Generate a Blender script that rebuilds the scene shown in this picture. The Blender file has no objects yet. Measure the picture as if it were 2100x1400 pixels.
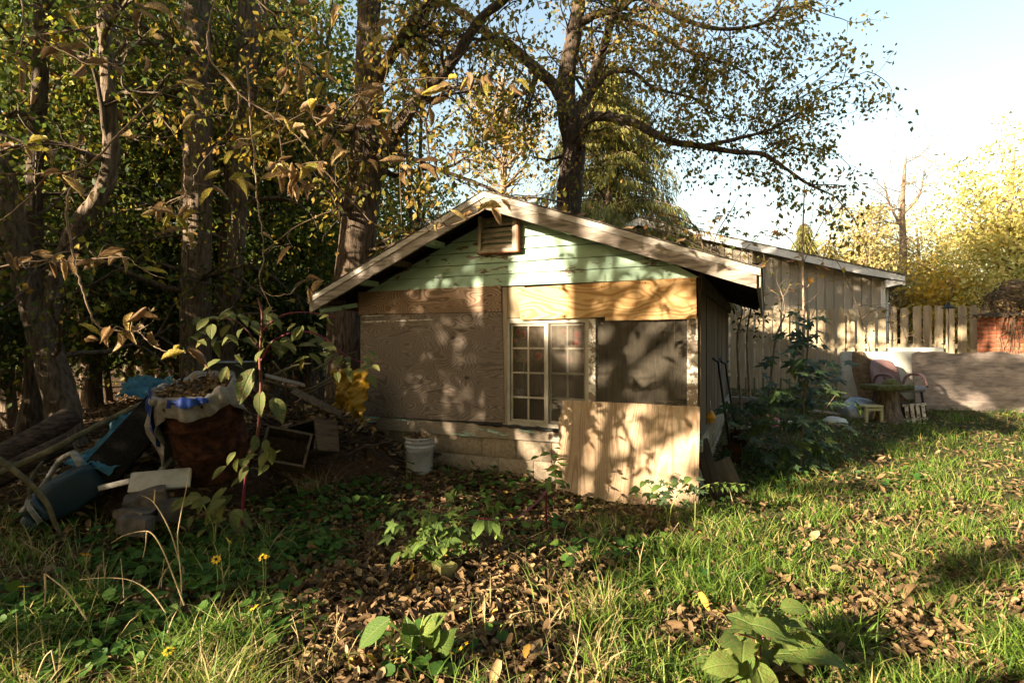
import bpy, bmesh, math, random
import numpy as np
from mathutils import Vector, Matrix, noise as mnoise

scene = bpy.context.scene
C = scene.collection
F = 1166.67            # focal length in pixels of a 2100 px wide frame (20 mm on 36 mm)
HC = 1.5               # camera height
random.seed(7)
RNG = np.random.default_rng(7)

# ------------------------------------------------------------------ camera
cam = bpy.data.cameras.new('camera'); cam.lens = 20; cam.sensor_width = 36
cam.clip_end = 600; cam.clip_start = 0.05
camo = bpy.data.objects.new('camera', cam); C.objects.link(camo)
camo.location = (0, 0, HC); camo.rotation_euler = (math.pi/2, 0, 0)
cam.dof.use_dof = True; cam.dof.focus_distance = 5.6; cam.dof.aperture_fstop = 6.3
scene.camera = camo

# ------------------------------------------------------------------ sky and sun
SUN_EL = math.radians(17.0)
SUN_XY = (-0.8436, -0.5373)           # towards the sun
world = bpy.data.worlds.new('World'); scene.world = world; world.use_nodes = True
wn = world.node_tree
sky = wn.nodes.new('ShaderNodeTexSky'); sky.sky_type = 'NISHITA'; sky.sun_disc = False
sky.sun_elevation = SUN_EL; sky.sun_rotation = math.atan2(SUN_XY[0], SUN_XY[1])
sky.air_density = 1.5; sky.dust_density = 3.0; sky.ozone_density = 0.6
wn.links.new(sky.outputs[0], wn.nodes['Background'].inputs[0])
wn.nodes['Background'].inputs[1].default_value = 0.077
sl = bpy.data.lights.new('sun', 'SUN'); sl.energy = 5.0; sl.angle = math.radians(0.55)
sl.color = (1.0, 0.84, 0.62)
slo = bpy.data.objects.new('sun', sl); C.objects.link(slo)
SUN = Vector((SUN_XY[0]*math.cos(SUN_EL), SUN_XY[1]*math.cos(SUN_EL), math.sin(SUN_EL))).normalized()
slo.rotation_euler = (-SUN).to_track_quat('-Z', 'Y').to_euler(); slo.location = (-20, -14, 12)
vs = scene.view_settings; vs.view_transform = 'Standard'; vs.look = 'None'
vs.exposure = 2.3; vs.gamma = 1.0; vs.use_curve_mapping = False
cy = scene.cycles
cy.use_denoising = True; cy.max_bounces = 5; cy.diffuse_bounces = 2; cy.transparent_max_bounces = 12
cy.transmission_bounces = 4; cy.glossy_bounces = 2
cy.sample_clamp_indirect = 6

# ------------------------------------------------------------------ helpers
def P(px, py, Y):
    return np.array([(px-1050)/F*Y, Y, HC-(py-700)/F*Y])
def pix(x, y, z):
    return 1050+F*x/y, 700-F*(z-HC)/y

def sstep(t): t = np.clip(t, 0, 1); return t*t*(3-2*t)
def gz(x, y):
    x = np.asarray(x, float); y = np.asarray(y, float)
    b = 0.09*np.clip(y-5, 0, 5.2)
    b = b + 0.10*np.exp(-((x+3.2)**2/2.5+(y-5.4)**2/2.0))
    n = 0.018*np.sin(1.9*x+.7*y)+0.014*np.sin(3.3*y-1.1*x+1)+0.009*np.sin(6.1*x+2.3*y)+.006*np.sin(9.7*y-4.3*x)
    return b+n*sstep((y+1)/3)
def gzf(x, y): return float(gz(x, y))

def tag(o, label=None, cat=None, group=None, kind=None):
    if label: o['label'] = label
    if cat: o['category'] = cat
    if group: o['group'] = group
    if kind: o['kind'] = kind
    return o
def emp(name, loc, rz=0, label=None, cat=None, group=None):
    o = bpy.data.objects.new(name, None); C.objects.link(o)
    o.location = loc; o.rotation_euler = (0, 0, rz); o.empty_display_size = .1
    return tag(o, label, cat, group)

def mesh_np(name, V, Fc, mats=(), tint=None, smooth=False, mi=None):
    V = np.asarray(V, np.float32); Fc = np.asarray(Fc, np.int32); k = Fc.shape[1]
    me = bpy.data.meshes.new(name)
    me.vertices.add(len(V)); me.vertices.foreach_set('co', V.ravel())
    me.loops.add(Fc.size); me.loops.foreach_set('vertex_index', Fc.ravel())
    me.polygons.add(len(Fc)); me.polygons.foreach_set('loop_start', np.arange(0, Fc.size, k, dtype=np.int32))
    if smooth: me.polygons.foreach_set('use_smooth', np.ones(len(Fc), bool))
    if mi is not None: me.polygons.foreach_set('material_index', np.asarray(mi, np.int32))
    if tint is not None:
        a = me.attributes.new('tint', 'FLOAT', 'POINT'); a.data.foreach_set('value', np.asarray(tint, np.float32))
    me.update(calc_edges=True)
    for m in mats: me.materials.append(m)
    return me
def link(name, me, parent=None, loc=None, rot=None):
    o = bpy.data.objects.new(name, me); C.objects.link(o)
    if parent: o.parent = parent
    if loc is not None: o.location = loc
    if rot is not None: o.rotation_euler = rot
    return o

class MB:
    """collects primitive shapes of ONE part"""
    def __init__(s): s.v = []; s.f = []; s.sm = []
    def add(s, v, f, smooth=False):
        b = len(s.v); s.v += [tuple(map(float, p)) for p in v]
        s.f += [tuple(i+b for i in q) for q in f]; s.sm += [smooth]*len(f); return s
    def box(s, x0, x1, y0, y1, z0, z1, rot=None, at=(0, 0, 0)):
        v = [(x, y, z) for z in (z0, z1) for y in (y0, y1) for x in (x0, x1)]
        if rot is not None: v = [Vector(at)+rot @ Vector(p) for p in v]
        elif at != (0, 0, 0): v = [(p[0]+at[0], p[1]+at[1], p[2]+at[2]) for p in v]
        return s.add(v, [(0, 2, 3, 1), (4, 5, 7, 6), (0, 1, 5, 4), (2, 6, 7, 3), (0, 4, 6, 2), (1, 3, 7, 5)])
    def rbox(s, x0, x1, y0, y1, z0, z1, bev=.01, seg=2, rot=None, at=(0, 0, 0)):
        bm = bmesh.new(); bmesh.ops.create_cube(bm, size=1)
        for v in bm.verts:
            v.co = Vector((x0 if v.co.x < 0 else x1, y0 if v.co.y < 0 else y1, z0 if v.co.z < 0 else z1))
        bmesh.ops.bevel(bm, geom=list(bm.edges), offset=bev, segments=seg, profile=.5, affect='EDGES')
        bm.verts.index_update()
        vv = [v.co.copy() for v in bm.verts]
        if rot is not None: vv = [rot @ p for p in vv]
        vv = [p+Vector(at) for p in vv]
        ff = [tuple(v.index for v in f.verts) for f in bm.faces]; bm.free()
        return s.add(vv, ff, True)
    def slab(s, pts, y0, y1):
        """polygon in x,z (counter-clockwise seen from -y), extruded in y"""
        n = len(pts)
        v = [(p[0], y0, p[1]) for p in pts]+[(p[0], y1, p[1]) for p in pts]
        f = [tuple(range(n)), tuple(range(2*n-1, n-1, -1))]
        f += [(i, i+n, (i+1) % n+n, (i+1) % n) for i in range(n)]
        return s.add(v, f)
    def tube(s, pts, rad, k=8, cap=True):
        v, f = tube_np(pts, rad, k); b = len(s.v)
        s.add(v, f, True)
        if cap:
            n = len(pts)
            s.f += [tuple(b+i for i in range(k-1, -1, -1)), tuple(b+(n-1)*k+i for i in range(k))]; s.sm += [False, False]
        return s
    def lathe(s, prof, k=24, at=(0, 0, 0), closed=False):
        v = []; f = []
        for r, z in prof:
            for i in range(k):
                a = 2*math.pi*i/k; v.append((at[0]+r*math.cos(a), at[1]+r*math.sin(a), at[2]+z))
        for j in range(len(prof)-1):
            for i in range(k):
                f.append((j*k+i, j*k+(i+1) % k, (j+1)*k+(i+1) % k, (j+1)*k+i))
        return s.add(v, f, True)
    def mesh(s, name, *mats):
        me = bpy.data.meshes.new(name); me.from_pydata(s.v, [], s.f); me.update()
        me.polygons.foreach_set('use_smooth', np.array(s.sm, bool))
        for m in mats: me.materials.append(m)
        return me
    def build(s, name, mat, parent=None, loc=None, rot=None, autosmooth=False):
        o = link(name, s.mesh(name, mat), parent, loc, rot)
        return o

def tube_np(pts, rad, k=6):
    pts = np.asarray(pts, float); n = len(pts)
    rad = np.broadcast_to(np.asarray(rad, float), (n,))
    t = np.gradient(pts, axis=0); t /= np.linalg.norm(t, axis=1)[:, None]+1e-9
    ref = np.array([0, 0, 1.]) if abs(t[0][2]) < .8 else np.array([1., 0, 0])
    u = np.cross(t, ref); u /= np.linalg.norm(u, axis=1)[:, None]+1e-9
    w = np.cross(t, u)
    a = np.arange(k)*2*math.pi/k
    V = pts[:, None]+rad[:, None, None]*(np.cos(a)[None, :, None]*u[:, None]+np.sin(a)[None, :, None]*w[:, None])
    i = np.arange(k); j = np.arange(n-1)[:, None]*k
    Fq = np.stack([j+i, j+(i+1) % k, j+k+(i+1) % k, j+k+i], -1).reshape(-1, 4)
    return V.reshape(-1, 3), Fq

class Tubes:
    def __init__(s): s.V = []; s.F = []; s.n = 0
    def add(s, pts, rad, k=5):
        v, f = tube_np(pts, rad, k); s.V.append(v); s.F.append(f+s.n); s.n += len(v)
    def build(s, name, mat, parent=None, loc=(0, 0, 0)):
        V = np.concatenate(s.V)-np.asarray(loc)[None]
        return link(name, mesh_np(name, V, np.concatenate(s.F), [mat], smooth=True), parent)

def spline(pts, n=4):
    """Catmull-Rom through pts, n steps per span"""
    p = np.asarray(pts, float); p = np.vstack([2*p[0]-p[1], p, 2*p[-1]-p[-2]])
    out = []
    for i in range(1, len(p)-2):
        for t in np.linspace(0, 1, n, endpoint=False):
            a, b, c, d = p[i-1], p[i], p[i+1], p[i+2]
            out.append(.5*((2*b)+(-a+c)*t+(2*a-5*b+4*c-d)*t*t+(-a+3*b-3*c+d)*t**3))
    out.append(p[-2]); return np.array(out)

# leaf templates: (verts x,y,z with y along the leaf), faces (triangles)
LEAF2 = (np.array([(0, 0, 0), (.30, .45, .07), (0, 1, 0), (-.30, .45, .07)]), np.array([(0, 1, 2), (0, 2, 3)]))
LEAF4 = (np.array([(0, 0, 0), (.26, .3, .10), (.2, .72, .06), (0, 1, -.12), (-.2, .72, .10), (-.26, .3, .05)]),
         np.array([(0, 1, 2), (0, 2, 3), (0, 3, 4), (0, 4, 5)]))
CURL = (np.array([(0, -.15, .10), (.25, .28, .17), (.0, .42, -.03), (-.22, .25, .10), (.20, .72, .06), (.04, 1.2, .16), (-.20, .66, .20)]),
        np.array([(0, 1, 2), (0, 2, 3), (1, 4, 2), (2, 4, 5), (2, 5, 6), (2, 6, 3)]))
ROUND = (np.array([(0, 0, 0), (.45, .1, .06), (.55, .55, .1), (.2, .95, .03), (-.2, .95, .03), (-.55, .55, .1), (-.45, .1, .06), (0, .5, -.03)]),
         np.array([(7, 0, 1), (7, 1, 2), (7, 2, 3), (7, 3, 4), (7, 4, 5), (7, 5, 6), (7, 6, 0)]))
NEEDLE = (np.array([(-.05, 0, 0), (.05, 0, 0), (.04, 1, 0), (-.03, .85, 0)]), np.array([(0, 1, 2), (0, 2, 3)]))
def leaf_arrays(pos, dirv, size, tpl, rng, flat=0.0):
    pos = np.asarray(pos, float); n = len(pos)
    d = dirv/(np.linalg.norm(dirv, axis=1)[:, None]+1e-9)
    r = rng.normal(size=(n, 3)); r[:, 2] = r[:, 2]*(1-flat)+flat*3
    x = np.cross(d, r); x /= np.linalg.norm(x, axis=1)[:, None]+1e-9
    z = np.cross(x, d)
    tv, tf = tpl; m = len(tv)
    s = np.broadcast_to(np.asarray(size, float), (n,))[:, None, None]
    V = pos[:, None]+s*(tv[None, :, 0:1]*x[:, None]+tv[None, :, 1:2]*d[:, None]+tv[None, :, 2:3]*z[:, None])
    Fc = tf[None]+(np.arange(n)*m)[:, None, None]
    return V.reshape(-1, 3), Fc.reshape(-1, 3), m
def leaves(name, pos, dirv, size, tpl, mat, parent=None, rng=RNG, flat=0.0, tint=None, loc=(0, 0, 0), smooth=False):
    V, Fc, m = leaf_arrays(pos, dirv, size, tpl, rng, flat)
    if tint is None: tint = rng.random(len(pos))
    o = link(name, mesh_np(name, V-np.asarray(loc)[None], Fc, [mat], np.repeat(tint, m), smooth), parent)
    return o

# ------------------------------------------------------------------ materials
def newmat(name):
    m = bpy.data.materials.new(name); m.use_nodes = True
    nt = m.node_tree; nt.nodes.clear()
    out = nt.nodes.new('ShaderNodeOutputMaterial'); return m, nt, out
class N:
    def __init__(s, nt): s.nt = nt
    def __call__(s, typ, ins=None, **kw):
        n = s.nt.nodes.new('ShaderNode'+typ)
        for k, v in kw.items(): setattr(n, k, v)
        for k, v in (ins or {}).items():
            if hasattr(v, 'is_output') or isinstance(v, bpy.types.NodeSocket): s.nt.links.new(v, n.inputs[k])
            else: n.inputs[k].default_value = v
        return n
    def ramp(s, fac, stops, interp='LINEAR'):
        n = s.nt.nodes.new('ShaderNodeValToRGB'); n.color_ramp.interpolation = interp
        e = n.color_ramp.elements
        while len(e) < len(stops): e.new(.5)
        for el, (p, c) in zip(e, stops):
            el.position = p; el.color = (*c, 1) if len(c) == 3 else c
        s.nt.links.new(fac, n.inputs[0]); return n.outputs[0]
    def noise(s, scale, detail=4, rough=.6, vec=None, dist=0):
        n = s('TexNoise', {'Scale': scale, 'Detail': detail, 'Roughness': rough, 'Distortion': dist})
        if vec is not None: s.nt.links.new(vec, n.inputs['Vector'])
        return n.outputs['Fac']
    def coord(s, scale=(1, 1, 1), rot=(0, 0, 0)):
        t = s('TexCoord'); m = s('Mapping', {'Scale': scale, 'Rotation': rot}); s.nt.links.new(t.outputs['Object'], m.inputs['Vector'])
        return m.outputs[0]
    def mix(s, f, a, b, mode='MIX'):
        n = s('Mix', data_type='RGBA', blend_type=mode)
        for i, v in ((0, f), (6, a), (7, b)):
            if isinstance(v, bpy.types.NodeSocket): s.nt.links.new(v, n.inputs[i])
            else: n.inputs[i].default_value = v if not isinstance(v, tuple) or len(v) == 4 else (*v, 1)
        return n.outputs[2]
    def math(s, op, a, b=0.0):
        n = s('Math', operation=op)
        for i, v in ((0, a), (1, b)):
            if isinstance(v, bpy.types.NodeSocket): s.nt.links.new(v, n.inputs[i])
            else: n.inputs[i].default_value = v
        return n.outputs[0]
    def principled(s, out, col, rough=.8, bump=None, bstr=.3, bdist=.01, metal=0, spec=.3):
        p = s('BsdfPrincipled', {'Roughness': rough, 'Metallic': metal, 'Specular IOR Level': spec})
        if isinstance(col, bpy.types.NodeSocket): s.nt.links.new(col, p.inputs['Base Color'])
        else: p.inputs['Base Color'].default_value = (*col, 1)
        if bump is not None:
            b = s('Bump', {'Strength': bstr, 'Distance': bdist}); s.nt.links.new(bump, b.inputs['Height'])
            s.nt.links.new(b.outputs[0], p.inputs['Normal'])
        s.nt.links.new(p.outputs[0], out.inputs[0]); return p

def leaf_mat(name, stops, trans=.35, rough=.6, spots=None):
    m, nt, out = newmat(name); n = N(nt)
    a = n('Attribute', attribute_name='tint')
    col = n.ramp(a.outputs['Fac'], stops)
    if spots:
        nz = n.noise(spots[0], 3, .6, n.coord())
        col = n.mix(n.ramp(nz, [(.48, (0, 0, 0)), (.62, (1, 1, 1))]), col, spots[1])
    p = n.principled(out, col, rough, spec=.25)
    t = n('BsdfTranslucent', {'Color': col})
    mx = n('MixShader', {0: trans, 1: p.outputs[0], 2: t.outputs[0]})
    nt.links.new(mx.outputs[0], out.inputs[0]); return m
def leaf_obj_mat(name, stops, trans=.35, vein=True, spots=None, rough=.5, holes=False):
    """for single large leaves: colour by object, faint veins and blemishes"""
    m, nt, out = newmat(name); n = N(nt)
    oi = n('ObjectInfo'); col = n.ramp(oi.outputs['Random'], stops)
    co = n.coord()
    if spots:
        nz = n.noise(spots[0], 4, .65, co)
        col = n.mix(n.ramp(nz, [(.46, (0, 0, 0)), (.60, (1, 1, 1))]), col, spots[1])
    if vein:
        sx = n('SeparateXYZ', {0: co}); ax = n.math('ABSOLUTE', sx.outputs['X'])
        fr = n.math('FRACT', n.math('MULTIPLY', n.math('SUBTRACT', sx.outputs['Y'], n.math('MULTIPLY', ax, .9)), 9.0))
        sv = n.math('ABSOLUTE', n.math('SUBTRACT', fr, .5))
        vn = n.math('MINIMUM', n.math('MULTIPLY', ax, 14.0), n.math('MULTIPLY', sv, 5.0))
        vm_ = n.ramp(vn, [(.05, (1, 1, 1)), (.5, (0, 0, 0))])
        col = n.mix(n.math('MULTIPLY', vm_, .35), col, (.26, .27, .10))
        p = n.principled(out, col, rough, n.math('SUBTRACT', n.noise(30, 3, .6, co), n.math('MULTIPLY', vm_, .9)), .5, .012, spec=.35)
    else:
        p = n.principled(out, col, rough, n.noise(40, 3, .6, co), .35, .004, spec=.35)
    t = n('BsdfTranslucent', {'Color': col})
    mx = n('MixShader', {0: trans, 1: p.outputs[0], 2: t.outputs[0]})
    if holes:   # insect holes eaten through the blade
        vo = n('TexVoronoi', {'Scale': 7.0, 'Randomness': 1.0}); oi2 = n('ObjectInfo')
        nt.links.new(n('VectorMath', {0: co, 1: oi2.outputs['Location']}, operation='ADD').outputs[0], vo.inputs['Vector'])
        hm = n.ramp(n.math('ADD', vo.outputs['Distance'], n.math('MULTIPLY', n.noise(24, 2, .5, co), .12)), [(.19, (1, 1, 1)), (.20, (0, 0, 0))])
        mx = n('MixShader', {0: hm, 1: mx.outputs[0], 2: n('BsdfTransparent').outputs[0]})
    nt.links.new(mx.outputs[0], out.inputs[0]); return m
def simple(name, c0, c1, scale=8, rough=.8, stretch=(1, 1, 1), bstr=.3, bdist=.01, metal=0, c2=None, detail=6, lo=.35, hi=.68, spec=.3):
    m, nt, out = newmat(name); n = N(nt); co = n.coord(stretch)
    nz = n.noise(scale, detail, .65, co)
    st = [(lo, c0), (hi, c1)]
    if c2: st = [(lo, c0), (.5, c2), (hi, c1)]
    oi = n('ObjectInfo')
    col = n.ramp(nz, st)
    v = n('HueSaturation', {'Saturation': 1.0, 'Fac': 1.0, 'Color': col})
    nt.links.new(n.math('ADD', n.math('MULTIPLY', oi.outputs['Random'], .35), .82), v.inputs['Value'])
    n.principled(out, v.outputs[0], rough, nz, bstr, bdist, metal, spec); return m
def ply(name, base, base2, line, vertical=False, freq=26, scale=1.1, dirt=None, linew=(.30, .62), wear=.35):
    """plywood face: contour lines of a stretched noise give the cathedral grain"""
    m, nt, out = newmat(name); n = N(nt)
    st = (3.6, 1, .28) if vertical else (.62, 1, 2.0)
    co = n.coord(st)
    f = n.noise(scale, 2.2, .45, co, .25)
    s = n.math('SINE', n.math('MULTIPLY', f, freq*6.283))
    s = n.math('ADD', n.math('MULTIPLY', s, .5), .5)
    fine = n.noise(1, 6, .7, n.coord((18, 6, 220) if not vertical else (220, 6, 18)))
    ln = n.ramp(s, [(linew[0], (1, 1, 1)), (linew[1], (0, 0, 0))])
    big = n.noise(2.1, 5, .6, n.coord())
    col = n.mix(n.ramp(big, [(.35, (0, 0, 0)), (.65, (1, 1, 1))]), base, base2)
    col = n.mix(n.math('MULTIPLY', ln, .8), col, line)
    col = n.mix(n.math('MULTIPLY', n.ramp(fine, [(.42, (1, 1, 1)), (.6, (0, 0, 0))]), wear), col, line)
    # knots
    vo = n('TexVoronoi', {'Scale': 1.7, 'Randomness': 1.0}); nt.links.new(n.coord((1.0, 1, 1.5)), vo.inputs['Vector'])
    col = n.mix(n.ramp(vo.outputs['Distance'], [(.03, (.9, .9, .9)), (.065, (0, 0, 0))]), col, tuple(c*.45 for c in line))
    if dirt:
        d = n.noise(1.3, 6, .7, n.coord((1, 1, 1.4)))
        col = n.mix(n.ramp(d, [(.44, (0, 0, 0)), (.72, (.75, .75, .75))]), col, dirt)
    n.principled(out, col, .8, n.math('ADD', n.math('MULTIPLY', ln, -.6), fine), .35, .004, spec=.2); return m
def paint(name, col, col2, under, amount=.56, scale=7, stretch=(.5, 1, 1.8), rough=.6):
    """old paint with chips that show the wood below"""
    m, nt, out = newmat(name); n = N(nt)
    co = n.coord(stretch)
    a = n.noise(scale, 8, .72, co); b = n.noise(1.2, 4, .6, n.coord((1.3, 1, 3)))
    chip = n.math('MULTIPLY', a, n.math('ADD', n.math('MULTIPLY', b, .9), .55))
    mask = n.ramp(chip, [(amount, (0, 0, 0)), (amount+.025, (1, 1, 1))])
    big = n.noise(2.5, 6, .6, n.coord((1, 1, 2)))
    c = n.mix(n.ramp(big, [(.35, (0, 0, 0)), (.7, (1, 1, 1))]), col, col2)
    grain = n.noise(1, 5, .7, n.coord((12, 8, 150)))
    c = n.mix(n.math('MULTIPLY', n.ramp(grain, [(.35, (1, 1, 1)), (.5, (0, 0, 0))]), .25), c, tuple(x*.6 for x in col))
    w = n.mix(n.ramp(grain, [(.35, (0, 0, 0)), (.65, (1, 1, 1))]), tuple(x*.5 for x in under), under)
    c = n.mix(mask, c, w)
    n.principled(out, c, rough, n.math('SUBTRACT', n.math('MULTIPLY', grain, .4), mask), .4, .003); return m

M = {}
M['bark'] = simple('bark_grey_brown', (.06, .042, .028), (.26, .19, .13), 5, .95, (5, 5, 1.0), 1.0, .05)
M['bark_walnut'] = simple('bark_dark_furrowed', (.03, .021, .015), (.17, .12, .08), 5.5, .95, (5, 5, .9), 1.0, .05)
M['bark_pale'] = simple('bark_pale', (.12, .085, .06), (.34, .25, .17), 6, .9, (3, 3, 1.2), .6, .02)
M['twig'] = simple('twig', (.10, .065, .04), (.30, .21, .13), 12, .8, (1, 1, 1), .4, .004)
M['log'] = simple('rotten_log', (.02, .014, .01), (.13, .085, .055), 6, .95, (2, 2, 6), 1.0, .03)
M['stick'] = simple('mossy_stick', (.06, .05, .025), (.17, .14, .07), 14, .9, (1, 1, 1), .5, .006)

M['mint'] = paint('mint_paint', (.29, .43, .315), (.40, .55, .41), (.20, .14, .10), .585, 8)
M['mint_worn'] = paint('turquoise_worn_paint', (.30, .52, .44), (.42, .62, .52), (.34, .27, .20), .40, 5, (.5, 1, 2.4))
M['white_worn'] = paint('white_worn_paint', (.62, .58, .50), (.74, .70, .62), (.30, .23, .17), .50, 14, (1, 1, 1))
M['fascia'] = simple('weathered_fascia', (.11, .083, .063), (.40, .345, .29), 3, .85, (1.2, 1, 12), .6, .005, c2=(.27, .225, .185), detail=10)
M['trim_cap'] = simple('white_cap_trim', (.22, .18, .145), (.56, .51, .45), 3, .8, (1.0, 1, 12), .5, .004, c2=(.43, .385, .33), detail=10)
M['rust'] = simple('rust', (.014, .007, .005), (.085, .032, .017), 14, .95, (1, 1, 1), .8, .006, c2=(.036, .015, .009), detail=10, spec=.1)
M['rust_trim'] = simple('rust_red_trim', (.20, .06, .035), (.34, .14, .08), 20, .8)
M['ply_old'] = ply('plywood_weathered', (.34, .275, .22), (.25, .20, .165), (.115, .084, .064), False, 44, 1.6, (.17, .14, .115), (.14, .5), .6)
M['ply_strip'] = ply('plywood_strip_brown', (.40, .28, .19), (.30, .20, .135), (.13, .078, .046), False, 46, 1.6, None, (.10, .45))
M['ply_new'] = ply('plywood_fresh_orange', (.58, .36, .165), (.64, .44, .22), (.38, .19, .065), False, 20, 1.35, None, (.12, .6), .2)
M['ply_low'] = ply('plywood_pale_sheet', (.58, .45, .31), (.46, .335, .215), (.29, .185, .105), True, 30, .8, (.24, .16, .105), (.12, .55), .6)
M['ply_grey'] = simple('board_grey_fibrous', (.15, .12, .105), (.50, .41, .345), 5, .9, (1.1, 1, 4.5), .6, .008, c2=(.33, .265, .225), detail=10, lo=.30, hi=.72)
M['block'] = simple('concrete_block', (.20, .155, .11), (.36, .29, .21), 22, .95, (1, 1, 1), .6, .006, detail=9)
M['mortar'] = simple('mortar', (.19, .15, .105), (.30, .245, .18), 30, .95)
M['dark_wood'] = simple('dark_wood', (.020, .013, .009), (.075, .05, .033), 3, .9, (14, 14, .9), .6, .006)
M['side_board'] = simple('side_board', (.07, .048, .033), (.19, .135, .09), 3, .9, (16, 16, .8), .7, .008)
M['grey_wood'] = simple('grey_wood', (.20, .155, .115), (.40, .325, .25), 3, .85, (14, 14, .8), .6, .006)
M['plank'] = simple('bare_plank', (.26, .18, .12), (.46, .34, .23), 3, .85, (14, 14, .8), .5, .005)
M['alu'] = simple('window_frame_aluminium', (.32, .285, .225), (.46, .415, .335), 9, .5, (1, 1, 1), .2, .002)
M['shingle'] = simple('shingle', (.05, .042, .034), (.13, .11, .09), 40, .95)
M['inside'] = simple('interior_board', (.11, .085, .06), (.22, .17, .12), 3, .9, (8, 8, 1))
M['tan_paint'] = simple('tan_panel', (.30, .235, .14), (.40, .32, .20), 6, .8)
M['tar'] = simple('tar', (.006, .006, .006), (.035, .03, .026), 25, .6, (1, 1, 1), .8, .01)
M['fence'] = simple('fence_picket', (.30, .235, .15), (.50, .405, .27), 2.5, .85, (10, 10, .7), .5, .005)
M['house_wall'] = simple('tan_siding', (.31, .265, .20), (.41, .355, .275), 3, .85, (22, 22, .5), .5, .006)
M['house_trim'] = simple('white_house_trim', (.66, .62, .56), (.78, .74, .68), 5, .7)
M['house_roof'] = simple('house_roof', (.07, .06, .05), (.16, .14, .115), 30, .95)
M['brick'] = simple('brick', (.24, .065, .03), (.42, .15, .075), 14, .9, (1, 1, 1), .5, .005)
M['foam'] = simple('white_foam', (.36, .345, .29), (.52, .50, .43), 5, .8, (1, 1, 1), .4, .02)
M['rug'] = simple('brown_rug', (.10, .065, .035), (.24, .17, .10), 30, .95, (1, 1, 1), .8, .02)
M['pink_plastic'] = simple('mauve_plastic', (.15, .085, .085), (.23, .135, .13), 3, .5, (1, 1, 1), .1, .005)
M['grey_plastic'] = simple('grey_plastic', (.16, .15, .17), (.26, .25, .27), 5, .55)
M['moss'] = simple('moss', (.05, .055, .015), (.17, .16, .05), 22, .95, (1, 1, 1), .9, .02)
M['yellow_wood'] = simple('faded_yellow_wood', (.40, .36, .18), (.52, .48, .27), 8, .8)
M['black'] = simple('black_metal', (.008, .008, .009), (.03, .03, .032), 10, .5)
M['bucket'] = simple('white_bucket', (.36, .37, .40), (.52, .53, .56), 4, .45, (1, 1, 1), .1, .003)
M['zinc'] = simple('galvanised', (.20, .22, .24), (.34, .36, .38), 12, .45, (1, 1, 1), .1, .003, metal=.5)
M['vac_blue'] = simple('dark_teal_plastic', (.006, .018, .025), (.012, .03, .04), 5, .5, (1, 1, 1), .1, .003, spec=.3)
M['vac_dark'] = simple('dark_blue_plastic', (.012, .03, .045), (.028, .055, .075), 5, .4, spec=.5)
M['hose'] = simple('grey_hose', (.16, .15, .13), (.34, .31, .27), 30, .6)
M['tarp_teal'] = simple('teal_tarp', (.02, .09, .13), (.05, .18, .24), 6, .6, (1, 1, 1), .6, .02)
M['tarp_blue'] = simple('blue_lining', (.01, .03, .16), (.02, .06, .28), 6, .55, (1, 1, 1), .4, .015)
M['tarp_white'] = simple('dirty_white_canvas', (.13, .11, .09), (.36, .325, .28), 7, .85, (1, 1, 1), .7, .02)
M['tarp_yellow'] = simple('yellow_oilcloth', (.20, .115, .006), (.33, .195, .013), 4, .5, (1, 1, 1), .5, .02)
M['felt'] = simple('black_felt', (.006, .006, .006), (.02, .018, .016), 60, .95, spec=.05)
M['white_board'] = simple('dirty_white_board', (.40, .36, .30), (.58, .54, .47), 9, .8)
M['rock'] = simple('mossy_rock', (.20, .15, .08), (.40, .31, .16), 9, .95, (1, 1, 1), .8, .02, c2=(.28, .25, .07))
M['slate'] = simple('dark_slab', (.055, .045, .038), (.14, .115, .095), 12, .9, (1, 1, 1), .7, .015)
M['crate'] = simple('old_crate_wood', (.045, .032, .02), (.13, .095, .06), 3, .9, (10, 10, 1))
M['magenta'] = simple('magenta_stem', (.13, .014, .035), (.22, .03, .06), 9, .5)
M['red_stem'] = simple('red_brown_stem', (.08, .025, .016), (.16, .05, .03), 9, .6)
M['green_stem'] = simple('green_stem', (.14, .17, .04), (.25, .27, .07), 12, .6)
M['straw'] = simple('straw', (.38, .27, .13), (.62, .47, .26), 12, .7)
M['orange_plastic'] = simple('amber_plastic', (.55, .25, .02), (.75, .38, .04), 4, .4)
M['cloth_red'] = simple('red_cloth', (.24, .05, .035), (.42, .14, .11), 14, .85)
M['berry'] = simple('berry', (.03, .004, .015), (.12, .01, .04), 30, .3, spec=.6)
M['petal'] = simple('yellow_petal', (.80, .42, .01), (.85, .55, .03), 20, .6)

# leaves
M['lf_woods'] = leaf_mat('leaf_woods', [(0, (.035, .06, .014)), (.45, (.085, .125, .02)), (.72, (.20, .22, .025)), (.9, (.40, .31, .03)), (1, (.28, .14, .03))], .5)
M['lf_dark'] = leaf_mat('leaf_dark_woods', [(0, (.025, .045, .012)), (.6, (.055, .085, .018)), (.88, (.14, .15, .02)), (1, (.24, .19, .025))], .4)
M['lf_walnut'] = leaf_mat('leaf_walnut', [(0, (.08, .10, .018)), (.4, (.19, .17, .026)), (.75, (.40, .27, .04)), (1, (.30, .15, .03))], .48)
M['louver'] = simple('louver_grey', (.30, .255, .20), (.46, .40, .32), 9, .8)
M['lf_gold'] = leaf_mat('leaf_gold', [(0, (.26, .22, .03)), (.3, (.50, .36, .04)), (.75, (.62, .40, .05)), (1, (.48, .24, .04))], .45)
M['lf_yellow'] = leaf_mat('leaf_yellow', [(0, (.26, .28, .06)), (.3, (.50, .46, .12)), (.75, (.68, .57, .19)), (1, (.62, .46, .14))], .45)
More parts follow.
